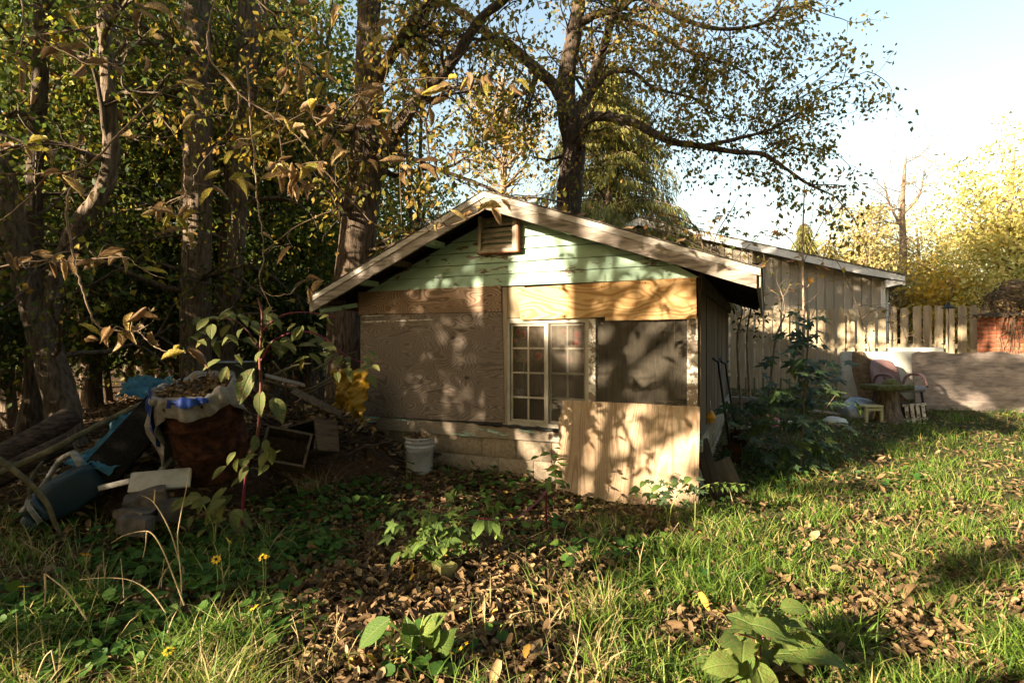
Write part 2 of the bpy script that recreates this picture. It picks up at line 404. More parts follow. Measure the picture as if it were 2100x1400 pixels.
M['lf_ochre'] = leaf_mat('leaf_ochre', [(0, (.20, .19, .06)), (.35, (.40, .33, .12)), (.75, (.52, .42, .17)), (1, (.44, .28, .10))], .42)
M['lf_hemlock'] = leaf_mat('needle_spray', [(0, (.075, .088, .022)), (.5, (.16, .16, .04)), (.85, (.26, .235, .055)), (1, (.28, .19, .06))], .3)
M['lf_litter'] = leaf_mat('leaf_litter', [(0, (.04, .024, .012)), (.3, (.12, .073, .035)), (.65, (.25, .16, .075)), (.92, (.40, .28, .14)), (1, (.42, .25, .05))], .15, .85)
M['lf_grass'] = leaf_mat('grass_blade', [(0, (.06, .115, .016)), (.45, (.105, .195, .022)), (.72, (.18, .255, .036)), (.88, (.38, .33, .11)), (1, (.46, .36, .18))], .4, .55)
M['lf_ground'] = leaf_mat('ground_cover_leaf', [(0, (.03, .085, .014)), (.6, (.06, .135, .02)), (1, (.12, .19, .03))], .35)
M['lf_maple_sm'] = leaf_mat('maple_leaf', [(0, (.12, .10, .02)), (.4, (.32, .17, .02)), (.8, (.44, .19, .02)), (1, (.32, .10, .02))], .42)
M['lfo_dry'] = leaf_obj_mat('dry_hanging_leaf', [(0, (.22, .13, .06)), (.4, (.42, .28, .13)), (.68, (.52, .38, .18)), (.82, (.56, .44, .08)), (1, (.44, .42, .07))], .4, vein=False, spots=(22, (.16, .085, .035)))
M['lfo_poke'] = leaf_obj_mat('pokeweed_leaf', [(0, (.06, .11, .018)), (.5, (.11, .17, .025)), (.85, (.17, .21, .035)), (1, (.28, .24, .05))], .4, spots=(9, (.20, .15, .05)))
M['lfo_green'] = leaf_obj_mat('fresh_green_leaf', [(0, (.06, .12, .02)), (.5, (.11, .19, .03)), (1, (.19, .25, .045))], .4)
M['lfo_holed'] = leaf_obj_mat('chewed_green_leaf', [(0, (.06, .12, .02)), (.5, (.10, .18, .03)), (1, (.17, .24, .045))], .4, holes=True, spots=(7, (.16, .17, .04)), rough=.7)
M['lfo_maple'] = leaf_obj_mat('green_maple_leaf', [(0, (.022, .05, .02)), (.6, (.04, .085, .028)), (1, (.09, .14, .03))], .35)
M['lfo_orange'] = leaf_obj_mat('orange_maple_leaf', [(0, (.16, .11, .02)), (.4, (.36, .19, .02)), (.8, (.46, .22, .025)), (1, (.30, .11, .03))], .42)

def screen_mat():
    m, nt, out = newmat('insect_screen'); n = N(nt)
    nz = n.noise(5, 5, .6, n.coord()); c = n.ramp(nz, [(.3, (.105, .09, .07)), (.7, (.19, .165, .13))])
    d = n('BsdfDiffuse', {'Color': c}); t = n('BsdfTransparent')
    w = n('TexWave', {'Scale': 60.0}, wave_type='BANDS', bands_direction='X'); w2 = n('TexWave', {'Scale': 60.0}, wave_type='BANDS', bands_direction='Z')
    co = n.coord(); nt.links.new(co, w.inputs['Vector']); nt.links.new(co, w2.inputs['Vector'])
    g = n.math('MAXIMUM', w.outputs['Fac'], w2.outputs['Fac'])
    f = n.math('ADD', n.math('MULTIPLY', g, .14), .38)
    mx = n('MixShader', {0: f, 1: t.outputs[0], 2: d.outputs[0]})
    nt.links.new(mx.outputs[0], out.inputs[0]); return m
M['screen'] = screen_mat()
def glass_mat():
    m, nt, out = newmat('dusty_pane'); n = N(nt)
    nz = n.noise(4, 5, .6, n.coord()); c = n.ramp(nz, [(.3, (.13, .10, .07)), (.7, (.25, .20, .14))])
    d = n('BsdfDiffuse', {'Color': c}); t = n('BsdfTransparent'); g = n('BsdfGlossy', {'Roughness': .12})
    fr = n('Fresnel', {'IOR': 1.4})
    mx = n('MixShader', {0: .16, 1: t.outputs[0], 2: d.outputs[0]})
    mx2 = n('MixShader', {0: fr.outputs[0], 1: mx.outputs[0], 2: g.outputs[0]})
    nt.links.new(mx2.outputs[0], out.inputs[0]); return m
M['pane'] = glass_mat()
def floral_mat():
    m, nt, out = newmat('floral_cloth'); n = N(nt)
    v = n('TexVoronoi', {'Scale': 9.0}); nt.links.new(n.coord((1, 1, 1)), v.inputs['Vector'])
    nz = n.noise(9, 3, .6, n.coord())
    c = n.ramp(v.outputs['Distance'], [(.2, (.50, .10, .10)), (.38, (.42, .20, .18)), (.5, (.10, .12, .08)), (.62, (.20, .16, .13))])
    c = n.mix(n.ramp(nz, [(.45, (0, 0, 0)), (.6, (1, 1, 1))]), c, (.10, .075, .06))
    n.principled(out, c, .9); return m
M['floral'] = floral_mat()
def ground_mat():
    m, nt, out = newmat('ground_soil'); n = N(nt); co = n.coord()
    a = n.noise(26, 8, .75, co); b = n.noise(.8, 5, .6, co); c = n.noise(120, 4, .7, co)
    soil = n.ramp(a, [(.28, (.022, .014, .008)), (.5, (.07, .043, .024)), (.72, (.17, .11, .06))])
    g = n.ramp(a, [(.3, (.03, .045, .01)), (.7, (.09, .11, .025))])
    geo = n('NewGeometry'); sx = n('SeparateXYZ', {0: geo.outputs['Position']})
    right = n.ramp(n.math('ADD', n.math('MULTIPLY', sx.outputs['X'], .12), n.math('MULTIPLY', b, 1.0)), [(.5, (0, 0, 0)), (.75, (1, 1, 1))])
    col = n.mix(n.math('MULTIPLY', right, .65), soil, g)
    n.principled(out, col, .95, n.math('ADD', a, n.math('MULTIPLY', c, .4)), .9, .03, spec=.15); return m
M['ground'] = ground_mat()

# ------------------------------------------------------------------ ground
def build_ground():
    xs = np.concatenate([np.linspace(-90, -9, 18), np.arange(-8.6, 12.6, .16), np.linspace(13.5, 90, 18)])
    ys = np.concatenate([np.linspace(-60, -1.5, 12), np.arange(-1, 13.2, .16), np.linspace(14, 130, 22)])
    X, Y = np.meshgrid(xs, ys); Z = gz(X, Y)
    near = (np.abs(X) < 13) & (Y < 13.3) & (Y > -1.2)
    Z = Z+np.where(near, RNG.normal(0, .008, X.shape), 0)
    nx, ny = len(xs), len(ys)
    i = (np.arange(ny-1)[:, None]*nx+np.arange(nx-1)).ravel()
    Fq = np.stack([i, i+1, i+nx+1, i+nx], 1)
    o = link('ground', mesh_np('ground', np.stack([X, Y, Z], -1).reshape(-1, 3), Fq, [M['ground']], smooth=True))
    tag(o, 'bare leaf-strewn soil of the back yard', kind='structure')
build_ground()

# ------------------------------------------------------------------ the shed
A = math.atan(1167/2620.)
UX = np.array([math.cos(A), -math.sin(A)]); VY = np.array([math.sin(A), math.cos(A)])
RC = np.array([1.702, 5.2]); SW = 3.82; SD = 4.8
LC = RC-SW*UX
def W(x, y, z): 
    q = LC+x*UX+y*VY; return np.array([q[0], q[1], z])
shed = emp('shed', (LC[0], LC[1], 0), -A, 'small derelict mint-green shed with boarded-up front and low gable roof', 'shed')
def sp(name, mb, mat, parent=None, label=None):
    o = mb.build(name, M[mat], parent or shed)
    if label: o['label'] = label
    return o

# foundation: blocks in courses, mortar core behind the joints
fnd = sp('foundation', MB().box(.02, SW-.02, .02, .16, -.4, .468).box(SW-.16, SW-.02, .163, SD-.02, -.4, .468).box(.02, .16, .163, SD-.02, -.4, .468).box(.163, SW-.163, SD-.16, SD-.02, -.4, .468), 'mortar')
for c in range(4):
    z1 = .470-c*.2; z0 = z1-.196
    off = -.2 if c % 2 else 0
    x = off
    while x < SW-.02:
        a, b = max(x, 0)+.002, min(x+.4, SW)-.002
        if b-a > .05:
            j = random.uniform(-.003, .003)
            sp('block', MB().rbox(a, b, 0+j, .10, z0, z1, .004, 1), 'block', fnd)
        x += .4
    y = .1 if c % 2 else .1+.2
    while y < SD-.02:
        a, b = y+.005, min(y+.4, SD)-.005
        if b-a > .05: sp('block', MB().rbox(SW-.1, SW+random.uniform(-.002, .003), a, b, z0, z1, .006, 1), 'block', fnd)
        y += .4
# sill boards
sp('sill_board', MB().slab([(-.01, .478), (1.3, .475), (2.55, .488), (3.83, .482), (3.83, .615), (2.5, .612), (1.3, .618), (-.01, .616)], -.03, .05), 'mint_worn', label='sill board with turquoise paint flaking off grey wood')
sp('sill_board', MB().box(SW-.03, SW+.03, .055, SD, .48, .62), 'mint_worn')
tb = MB()
tpt = spline([(1.5, -.035, .628), (1.8, -.04, .622), (2.05, -.045, .616), (2.3, -.04, .607), (2.62, -.035, .602)], 6)
tpt = tpt+RNG.normal(0, .004, tpt.shape)
tb.tube(tpt, np.concatenate([[.006], np.full(len(tpt)-3, .017)+RNG.normal(0, .004, len(tpt)-3), [.02, .02]]), 7)
sp('tar_strip', tb, 'tar', label='black tar strip along the sill')

# inner frame: studs and dark inner wall
sp('corner_post', MB().box(.0, .09, .012, .10, .62, 2.078), 'mint_worn')
sp('stud', MB().box(1.852, 1.905, -.012, .09, .618, 2.07), 'grey_wood')
sp('stud', MB().box(2.793, 2.862, -.03, .09, .606, 1.722), 'white_worn', label='upright between the window and the screen, chipped white paint')
sp('corner_post', MB().box(3.725, 3.818, -.03, .09, .606, 1.722), 'white_worn', label='corner upright with chipped white paint')
sp('hole_patch', MB().box(3.762, 3.80, -.034, -.030, 1.565, 1.655), 'slate')  # dark plate standing in for a small square hole in the upright
sp('header_beam', MB().box(.095, SW-.005, .02, .11, 1.74, 2.075), 'dark_wood')
sp('inner_board', MB().box(.095, 1.848, .03, .05, .62, 1.735), 'dark_wood')
# plywood on the left
def jag(x0, x1, z0, z1, amp=.004, n=14, corners=None):
    pts = []
    for t in np.linspace(0, 1, n, endpoint=False): pts.append((x0+(x1-x0)*t, z0+random.uniform(-amp, amp)))
    for t in np.linspace(0, 1, n, endpoint=False): pts.append((x1+random.uniform(-amp, amp), z0+(z1-z0)*t))
    for t in np.linspace(0, 1, n, endpoint=False): pts.append((x1+(x0-x1)*t, z1+random.uniform(-amp, amp)))
    for t in np.linspace(0, 1, n, endpoint=False): pts.append((x0+random.uniform(-amp, amp), z1+(z0-z1)*t))
    return pts
p1 = sp('plywood_panel', MB().slab([(.012, .622), (.6, .630), (1.2, .636), (1.878, .648), (1.868, 1.2), (1.85, 1.808), (.9, 1.811), (.0, 1.808), (.004, 1.2)], -.022, -.004), 'ply_old', label='large weathered grey-brown plywood panel with wavy grain')
p2 = sp('plywood_panel', MB().slab([(-.022, 1.818), (.9, 1.818), (1.848, 1.815), (1.842, 2.088), (.9, 2.086), (-.025, 2.082)], -.029, -.010), 'ply_strip', label='brown plywood strip under the siding on the left')
sc = MB(); sc.slab([(.02, 1.722), (.5, 1.728), (1.02, 1.742), (1.02, 1.748), (.5, 1.741), (.02, 1.738)], -.0245, -.0221)
sp('scrape', sc, 'white_worn', p1, 'pale scrape across the upper panel')
sp('scrape', MB().slab([(.02, 1.795), (.35, 1.80), (.35, 1.806), (.02, 1.806)], -.0245, -.0221), 'white_worn', p1)
for (x, z) in [(.05, 2.05), (.05, 1.84), (.95, 2.06), (.95, 1.835), (1.80, 2.06), (1.80, 1.84)]:
    sp('nail', MB().box(x-.005, x+.005, -.032, -.029, z-.005, z+.005), 'tar', p2)
for (x, z) in [(.04, 1.76), (.04, 1.2), (.05, .66), (.9, 1.78), (.92, .67), (1.82, 1.77), (1.84, 1.2), (1.85, .68), (.45, .655), (1.38, .672)]:
    sp('nail', MB().box(x-.006, x+.006, -.025, -.0221, z-.006, z+.006), 'rust', p1)
# tan patch and fresh strip
sp('tan_panel', MB().box(1.908, 2.10, -.008, .018, 1.745, 2.07), 'tan_paint')
p3 = sp('plywood_panel', MB().slab([(2.072, 1.722), (2.5, 1.728), (2.965, 1.737), (2.965, 1.705), (3.4, 1.708), (3.812, 1.712), (3.806, 2.082), (3.0, 2.072), (2.052, 2.05)], -.05, -.032), 'ply_new', label='fresh orange plywood strip with knots over the window')
for (x, z) in [(2.10, 2.02), (2.11, 1.76), (2.5, 2.03), (2.55, 1.75), (2.93, 2.03), (3.35, 2.05), (3.77, 2.05), (3.77, 1.80), (3.3, 1.79)]:
    sp('nail', MB().box(x-.005, x+.005, -.053, -.0501, z-.005, z+.005), 'rust', p3)
sp('plywood_layer', MB().slab([(2.97, 1.700), (3.81, 1.706), (3.808, 1.76), (2.97, 1.752)], -.0545, -.0505), 'ply_new', p3)
# window
win = sp('window', MB().box(1.908, 2.79, -.012, .06, 1.688, 1.738).box(1.908, 2.79, -.012, .06, .622, .662).box(1.908, 1.936, -.012, .06, .663, 1.687).box(2.755, 2.79, -.012, .06, .663, 1.687).box(2.338, 2.362, -.006, .05, .663, 1.687), 'alu')
for (x0, x1, yy) in ((1.94, 2.335, .008), (2.365, 2.752, .022)):
    sash = sp('sash', MB().box(x0, x1, yy, yy+.02, 1.66, 1.685).box(x0, x1, yy, yy+.02, .665, .69).box(x0, x0+.022, yy, yy+.02, .691, 1.659).box(x1-.022, x1, yy, yy+.02, .691, 1.659), 'alu', win)
    xm = (x0+x1)/2
    sp('muntin', MB().box(xm-.009, xm+.009, yy+.001, yy+.016, .691, 1.659), 'alu', win)
    for k in range(1, 4):
        z = .665+k*.255
        for (a, b) in ((x0+.0225, xm-.0095), (xm+.0095, x1-.0225)):
            sp('muntin', MB().box(a, b, yy+.002, yy+.015, z-.009, z+.009), 'alu', win)
    for k in range(4):
        za = .665+k*.255+.0105; zb = .665+(k+1)*.255-.0105
        if k == 0: za = .692
        if k == 3: zb = 1.658
        for (a, b) in ((x0+.023, xm-.010), (xm+.010, x1-.023)):
            sp('pane', MB().box(a, b, yy+.007, yy+.010, za, zb), 'pane', win)
sp('insect_screen', MB().add([(2.365, 0.0, .665), (2.752, 0.0, .665), (2.752, 0.0, 1.685), (2.365, 0.0, 1.685)], [(0, 1, 2, 3)]), 'screen', win)
# screened opening
sg = [(2.863+i*(3.724-2.863)/12, -.005+.006*math.sin(i*.9)+.004*math.sin(i*2.1+j), .60+j*(1.735-.60)/10) for j in range(11) for i in range(13)]
sp('insect_screen', MB().add(sg, [(j*13+i, j*13+i+1, (j+1)*13+i+1, (j+1)*13+i) for j in range(10) for i in range(12)], True), 'screen', label='sagging brown insect screen over the open bay')
# interior
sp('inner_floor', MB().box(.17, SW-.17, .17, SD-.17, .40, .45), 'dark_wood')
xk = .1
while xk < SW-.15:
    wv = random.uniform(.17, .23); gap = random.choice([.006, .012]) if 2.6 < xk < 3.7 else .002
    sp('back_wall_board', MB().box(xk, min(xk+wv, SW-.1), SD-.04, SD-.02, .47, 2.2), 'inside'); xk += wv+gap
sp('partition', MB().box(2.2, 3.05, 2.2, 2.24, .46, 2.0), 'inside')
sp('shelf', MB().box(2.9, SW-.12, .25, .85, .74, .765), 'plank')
sp('ledge_board', MB().slab([(3.12, .758), (3.62, .762), (3.60, .80), (3.14, .772)], -.028, .16), 'plank', label='pale board lying on the window ledge')
# side walls of vertical boards
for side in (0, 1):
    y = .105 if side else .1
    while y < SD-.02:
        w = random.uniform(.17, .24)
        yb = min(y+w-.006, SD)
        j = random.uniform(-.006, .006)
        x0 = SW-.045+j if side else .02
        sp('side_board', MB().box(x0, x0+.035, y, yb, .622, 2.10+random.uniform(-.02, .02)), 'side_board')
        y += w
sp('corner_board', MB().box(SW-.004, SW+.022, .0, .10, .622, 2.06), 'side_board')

# gable siding: lapped boards
PKX = 1.835; PKZ = 2.99; LEX, LEZ = -.44, 1.995; REX, REZ = SW+.525, 2.095
RT = .175
def rake(x):
    return PKZ-(PKX-x)*(PKZ-LEZ)/(PKX-LEX) if x < PKX else PKZ-(x-PKX)*(PKZ-REZ)/(REX-PKX)
def rx(z, side):   # x on the underside of the rake at height z
    z = z+RT-.03
    return (PKX-(PKZ-z)*(PKX-LEX)/(PKZ-LEZ)) if side < 0 else (PKX+(PKZ-z)*(REX-PKX)/(PKZ-REZ))
z = 2.082
heights = [.128, .118, .128, .122, .130, .125, .12]
for k, h in enumerate(heights):
    z1 = min(z+h, 2.845)
    a0, b0 = max(rx(z, -1), -.015), min(rx(z, 1), SW+.012)
    a1, b1 = max(rx(z1, -1), -.015), min(rx(z1, 1), SW+.012)
    if b0-a0 < .1: break
    zb = z+random.uniform(0, .003)
    n0 = 10
    lo = [(a0+(b0-a0)*i/n0, zb+random.uniform(-.002, .002)) for i in range(n0+1)]
    lo[0] = (a0, zb+.0); pts = lo+[(b1, z1-.004), (a1, z1-.004)]
    mb = MB().slab(pts, 0, .02)
    mb.v = [(x, yv-.024+(zz-z)*.10+(.0 if yv < .01 else .004), zz) for (x, yv, zz) in mb.v]
    sp('siding_board', mb, 'mint')
    z = z1+.001
    if z >= 2.84: break
sp('gable_backing', MB().slab([(.0, 2.078), (SW, 2.078), (SW, 2.10), (rx(2.84, 1), 2.83), (rx(2.84, -1), 2.83), (.0, 2.10)], .006, .02), 'dark_wood')
# bare patches on the siding (paint gone)
def patch(cx, cz, w, h, y, mat='rust'):
    n = 15; pts = []
    for i in range(n):
        a = 2*math.pi*i/n; r = random.uniform(.7, 1.1); pts.append((cx+w*r*math.cos(a), cz+h*r*math.sin(a)))
    sp('bare_patch', MB().slab(pts, y, y+.0012), mat)
patch(2.04, 2.262, .085, .020, -.0185, 'grey_wood')
patch(1.62, 2.108, .05, .008, -.0245, 'grey_wood')
# vent
vent = emp('vent', (0, 0, 0)); vent.parent = shed; vent.name = 'vent'
vx0, vx1, vz0, vz1 = 1.60, 2.045, 2.435, 2.82
mbv = MB().box(vx0, vx0+.032, -.085, -.01, vz0, vz1).box(vx1-.05, vx1, -.085, -.01, vz0, vz1+.0).box(vx0+.033, vx1-.051, -.085, -.01, vz0, vz0+.032)
sp('vent_frame', mbv, 'louver', vent)
sp('vent_trim', MB().box(vx1+.001, vx1+.020, -.090, -.012, vz0-.012, vz1-.02).box(vx0-.012, vx1+.0, -.090, -.012, vz0-.014, vz0-.002), 'rust_trim', vent, 'rust-red edging of the vent')
sp('vent_back', MB().box(vx0+.033, vx1-.051, -.014, -.008, vz0+.033, vz1), 'tar', vent)
for k in range(6):
    zz = vz0+.05+k*.058
    rot = Matrix.Rotation(math.radians(-40), 3, 'X')
    sp('slat', MB().box(vx0+.034, vx1-.052, -.004, .004, -.027, .027, rot, (0, -.045, zz+.012)), 'louver', vent)
# roof
OV = -.40; RB = SD+.35
roof = emp('roof', (0, 0, 0)); roof.parent = shed
def roof_side(s):
    ex, ez = (LEX, LEZ) if s < 0 else (REX, REZ)
    d = np.array([ex-PKX, ez-PKZ]); L = np.linalg.norm(d); d /= L; n = np.array([-d[1], d[0]])*(1 if s > 0 else -1)
    def q(t, h): p = np.array([PKX, PKZ])+d*t*L+n*h; return (p[0], p[1])
    def quad(t0, t1, h0, h1):
        pts = [q(t0, h0), q(t1, h0), q(t1, h1), q(t0, h1)]
        return pts if s > 0 else pts[::-1]
    nb = 9
    for k in range(nb):   # sheathing boards along the ridge, seen from below
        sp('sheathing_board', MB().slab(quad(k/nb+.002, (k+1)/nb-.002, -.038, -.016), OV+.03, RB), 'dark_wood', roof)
    nc = 12
    for k in range(nc):   # shingle courses, lapped
        mb = MB().slab(quad(k/nc-(.0 if k == 0 else .03), (k+1)/nc+.006, 0, .008), OV-.015, RB+.02)
        mb.v = [(x, y, zz+.002+.0015*(k % 2)) for x, y, zz in mb.v]
        sp('shingle_course', mb, 'shingle', roof)
    # front rake: cap trim over a broad fascia, both butted at the peak
    vert = -.06/abs(n[1])
    def vq(x0, x1, d0, d1):
        pts = [(x0, rake(x0)+d0), (x1, rake(x1)+d0), (x1, rake(x1)+d1), (x0, rake(x0)+d1)]
        return pts
    xa, xb = (LEX, PKX-.001) if s < 0 else (PKX+.001, REX)
    nseg = 16
    def wavy(xa, xb, d0, d1, amp):
        xs = np.linspace(xa, xb, nseg)
        return [(x, rake(x)+d0+random.uniform(-amp, amp)) for x in xs]+[(x, rake(x)+d1) for x in xs[::-1]]
    sp('cap_trim', MB().slab(wavy(xa, xb, -.062, -.004, .0012), OV-.012, OV+.02), 'trim_cap', roof)
    sp('fascia_board', MB().slab(wavy(xa+(.02 if s < 0 else 0), xb-(.03 if s > 0 else 0), -RT, -.064, .002), OV, OV+.03), 'fascia', roof)
    # eave board at the low end
    mb = MB()
    if s > 0:
        mb.slab([(ex-.03, ez-RT+.012), (ex+.0, ez-.155), (ex+.006, ez-.012), (ex-.024, ez-.02)], OV+.032, RB)
    else:
        mb.slab([(ex, ez-.10), (ex+.03, ez-.11), (ex+.03, ez-.018), (ex, ez-.012)], OV+.022, RB)
    sp('eave_board', mb, 'grey_wood', roof)
    # rafters under the sheathing, and lookouts that carry the overhang
    for y in np.arange(.15, SD, .62):
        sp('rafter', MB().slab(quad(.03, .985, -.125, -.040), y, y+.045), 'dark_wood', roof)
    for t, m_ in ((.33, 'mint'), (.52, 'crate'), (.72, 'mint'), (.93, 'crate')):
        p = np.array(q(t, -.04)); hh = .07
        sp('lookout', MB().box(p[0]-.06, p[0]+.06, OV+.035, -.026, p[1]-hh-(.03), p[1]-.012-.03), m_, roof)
roof_side(-1); roof_side(1)
# knee braces at the corners
sp('frieze_board', MB().box(SW+.004, SW+.03, .0, SD, 1.97, 2.12), 'crate', roof)
for x0, x1 in ((-.05, -.34),):
    a = Vector((x0, -.02, 1.93)); b = Vector((x1, -.32, rake(x1)-.19)); d = (b-a)
    rot = d.to_track_quat('Z', 'X').to_matrix()
    if x0 > 0:
        sp('knee_brace', MB().box(-.025, .025, -.045, .045, 0, d.length, rot, a), 'mint_worn', roof)
    else:
        sp('knee_brace', MB().box(-.025, .025, -.045, .045, 0, d.length, rot, a), 'mint', roof)

# curtain hung inside the left window
cv = []; 
for j in range(2):
    for i in range(17): cv.append((1.93+i*.05, .10+.018*math.sin(i*1.7), .0+1.28+j*.42))
cu = MB().add(cv, [(i, i+1, 17+i+1, 17+i) for i in range(16)], True).build('curtain', M['floral'], None, (LC[0], LC[1], 0), (0, 0, -A))
tag(cu, 'faded pink floral cloth hanging inside the shed window', 'curtain')

# ------------------------------------------------------------------ loose plywood sheet in front
lp = [(.0, .0)]
pts = []
for t in np.linspace(0, 1, 26): pts.append((t*1.34, .012*math.sin(t*9)-(.0 if t < .9 else .05*(t-.9)*10)+random.uniform(-.008, .008)))
for t in np.linspace(0.05, 1, 10): pts.append((1.34-.0*t, t*.905))
for t in np.linspace(0.04, .96, 14): pts.append((1.34-t*1.31, .905+.006*t+random.uniform(-.002, .002)))
for t in np.linspace(0, .97, 22): pts.append((.03-.025*t+random.uniform(-.022, .012)*(1 if t < .7 else .4), .905*(1-t)))
o = W(2.50, -.21, 0)
sh = MB().slab(pts, -.009, .009).build('plywood_sheet', M['ply_low'], None, (o[0], o[1], .02), (math.radians(-10.5), 0, -A))
tag(sh, 'pale sunlit plywood sheet leaning against the lower right of the shed front', 'plywood')

# ------------------------------------------------------------------ picket fence
FO = np.array([8.855, 11.0])
def FW(x, y=0): return FO+x*UX+y*VY
fence = emp('picket_fence', (FO[0], FO[1], 0), -A, 'weathered tan picket fence with dog-ear tops behind the yard', 'fence')
x = -7.0; k = 0
while x < 2.6:
    w = .138+random.uniform(-.006, .006); t = random.uniform(-.012, .012); h = 2.19+random.uniform(-.025, .025)
    g = FW(x); zb = gzf(*g)-.02
    if not (-.02 < x < .9) or True:
        c = .03
        pts = [(x, zb), (x+w, zb), (x+w+t, h-c), (x+w-c+t, h), (x+c+t, h), (x+t, h-c)]
        yo = random.uniform(-.004, .004)
        o_ = MB().slab(pts, -.02+yo, -.002+yo).build('picket', M['fence'], fence)
    gap = random.uniform(.028, .05)
    if x > -1.9: gap = random.uniform(.035, .065)
    x += w+gap; k += 1
for z0 in (.78, 1.36):
    MB().box(-7, 2.6, .004, .044, z0, z0+.09).build('rail', M['fence'], fence)
for x in np.arange(-6.9, 2.6, 2.4):
    MB().box(x, x+.09, .046, .136, .3, 2.05).build('post', M['fence'], fence)

# ------------------------------------------------------------------ neighbour's building
HO = np.array([9.83, 15.0])
house = emp('neighbour_house', (HO[0], HO[1], 0), -A, 'tan board-sided outbuilding with white rake trim beyond the fence', 'house')
def hr(x): return 3.18+.303*(.38-x) if x > -6.416 else 3.18+.303*(6.796)-.303*(-6.416-x)
x = -.10
while x > -12:
    xa = x-.215
    ms = MB().slab([(xa+.013, .35), (x-.009, .35), (x-.009, hr(x)-.15), (xa+.013, hr(xa)-.15)], 0, .03)
    ms.build('siding_strip', M['house_wall'], house); x = xa
MB().slab([(-12, .3), (0, .3), (0, hr(0)-.16), (-6.416, hr(-6.416)-.16), (-12, hr(-12)-.16)], .028, .10).build('wall', M['house_wall'], house)
MB().box(-.1, .0, .10, 9, .3, 3.0).build('side_wall', M['house_wall'], house)
MB().box(-.096, .012, -.02, .09, .35, 3.08).build('corner_trim', M['house_trim'], house)
MB().tube([(.06, .1, .4), (.06, .1, 2.9)], .04, 8).build('downspout', M['house_trim'], house)
for s in (0, 1):
    xs = np.linspace(.38, -6.41, 8) if s == 0 else np.linspace(-6.42, -12.4, 8)
    top = [(x, hr(x)) for x in xs]; lo = [(x, hr(x)-.20) for x in xs]
    if s == 0:
        lo[0] = (.38, hr(.38)-.14)
    MB().slab((lo+top[::-1])[::-1], -.34, -.30).build('rake_board', M['house_trim'], house)
    MB().slab(([(x, hr(x)+.005) for x in xs]+[(x, hr(x)+.035) for x in xs[::-1]])[::-1], -.36, 9.2).build('roof', M['house_roof'], house)
MB().slab([(-.02, 2.90), (.37, 2.98), (.37, 3.03), (-.02, 3.10)], -.30, .0).build('eave_return', M['house_trim'], house)
MB().slab([(.34, 2.94), (.40, 2.94), (.40, 3.16), (.34, 3.16)], -.29, 9.1).build('gutter', M['house_trim'], house)

# ------------------------------------------------------------------ brick barbecue pier
def thing_at(name, px, py_base, Y, rz, label, cat, z=None, group=None):
    X = (px-1050)/F*Y
    z = gzf(X, Y) if z is None else z
    return emp(name, (X, Y, z), rz, label, cat, group)
pier = thing_at('brick_pier', 2050, 0, 9.9, -.16, 'old red brick pier overgrown with dry brown vines', 'brick pier')
ph = 1.52
MB().box(.012, .948, .012, .60, 0, ph-.01).build('mortar_core', M['mortar'], pier)
bl, bh = .215, .065
for r in range(20):
    z0 = r*.076; off = -.11 if r % 2 else 0; x = off
    while x < .95:
        a, b = max(x, 0), min(x+bl, .96)
        if b-a > .04: MB().rbox(a+random.uniform(0, .003), b, random.uniform(-.006, .004), .10, z0, z0+bh, .004, 1).build('brick', M['brick'], pier)
        x += bl+.011
    y = .105 if r % 2 else .0+.105
    while y < .58:
        b = min(y+bl, .61); MB().rbox(-.001, .09, y, b, z0+.0005, z0+bh-.0005, .004, 1).build('brick', M['brick'], pier); y += bl+.011
MB().rbox(-.04, 1.0, -.05, .66, ph, ph+.07, .012, 2).build('cap_slab', M['slate'], pier)
# dry vine mound on top, and strands hanging down
T = Tubes(); pr = np.array([pier.location.x, pier.location.y, pier.location.z])
rr = np.random.default_rng(3)
for i in range(240):
    a = rr.uniform(0, 6.28); b = rr.uniform(.1, 1.3)
    c0 = pr+np.array([.50, .25, ph+.05])
    R1 = np.array([.52, .4, .62])*rr.uniform(.75, 1.05)
    p = []
    for t in np.linspace(0, 1, 6):
        aa = a+t*rr.uniform(.6, 1.6); bb = b+rr.normal(0, .10)
        p.append(c0+R1*np.array([math.cos(aa)*math.sin(bb), math.sin(aa)*math.sin(bb), math.cos(bb)]))
    T.add(np.array(p), .006, 3)
for i in range(46):
    x = rr.uniform(-.02, .98); p = [pr+np.array([x, -.07, ph+.12])]
    for t in range(5): p.append(p[-1]+np.array([rr.normal(0, .05), rr.normal(0, .012)-.0, -rr.uniform(.1, .3)]))
    T.add(np.array(p), .005, 3)
vm = T.build('dry_vine', M['twig'], None)
ao = emp('vine_mound', tuple(pr+np.array([.5, .2, ph])), 0, 'brown tangled dry vine mound heaped on the brick pier', 'vine')
vm.parent = ao; vm.location = -Vector(ao.location)
pos = pr+np.array([.5, .25, ph+.05])+rr.normal(size=(2600, 3))*np.array([.27, .22, .2])*1.0
pos[:, 2] = np.maximum(pos[:, 2], pr[2]+ph+.02)
lv = leaves('withered_leaves', pos, rr.normal(size=(2600, 3))+np.array([0, 0, -.5]), rr.uniform(.03, .07, 2600), LEAF2, M['lf_litter'], ao, rr)
lv.location = -Vector(ao.location); lv['kind'] = 'stuff'

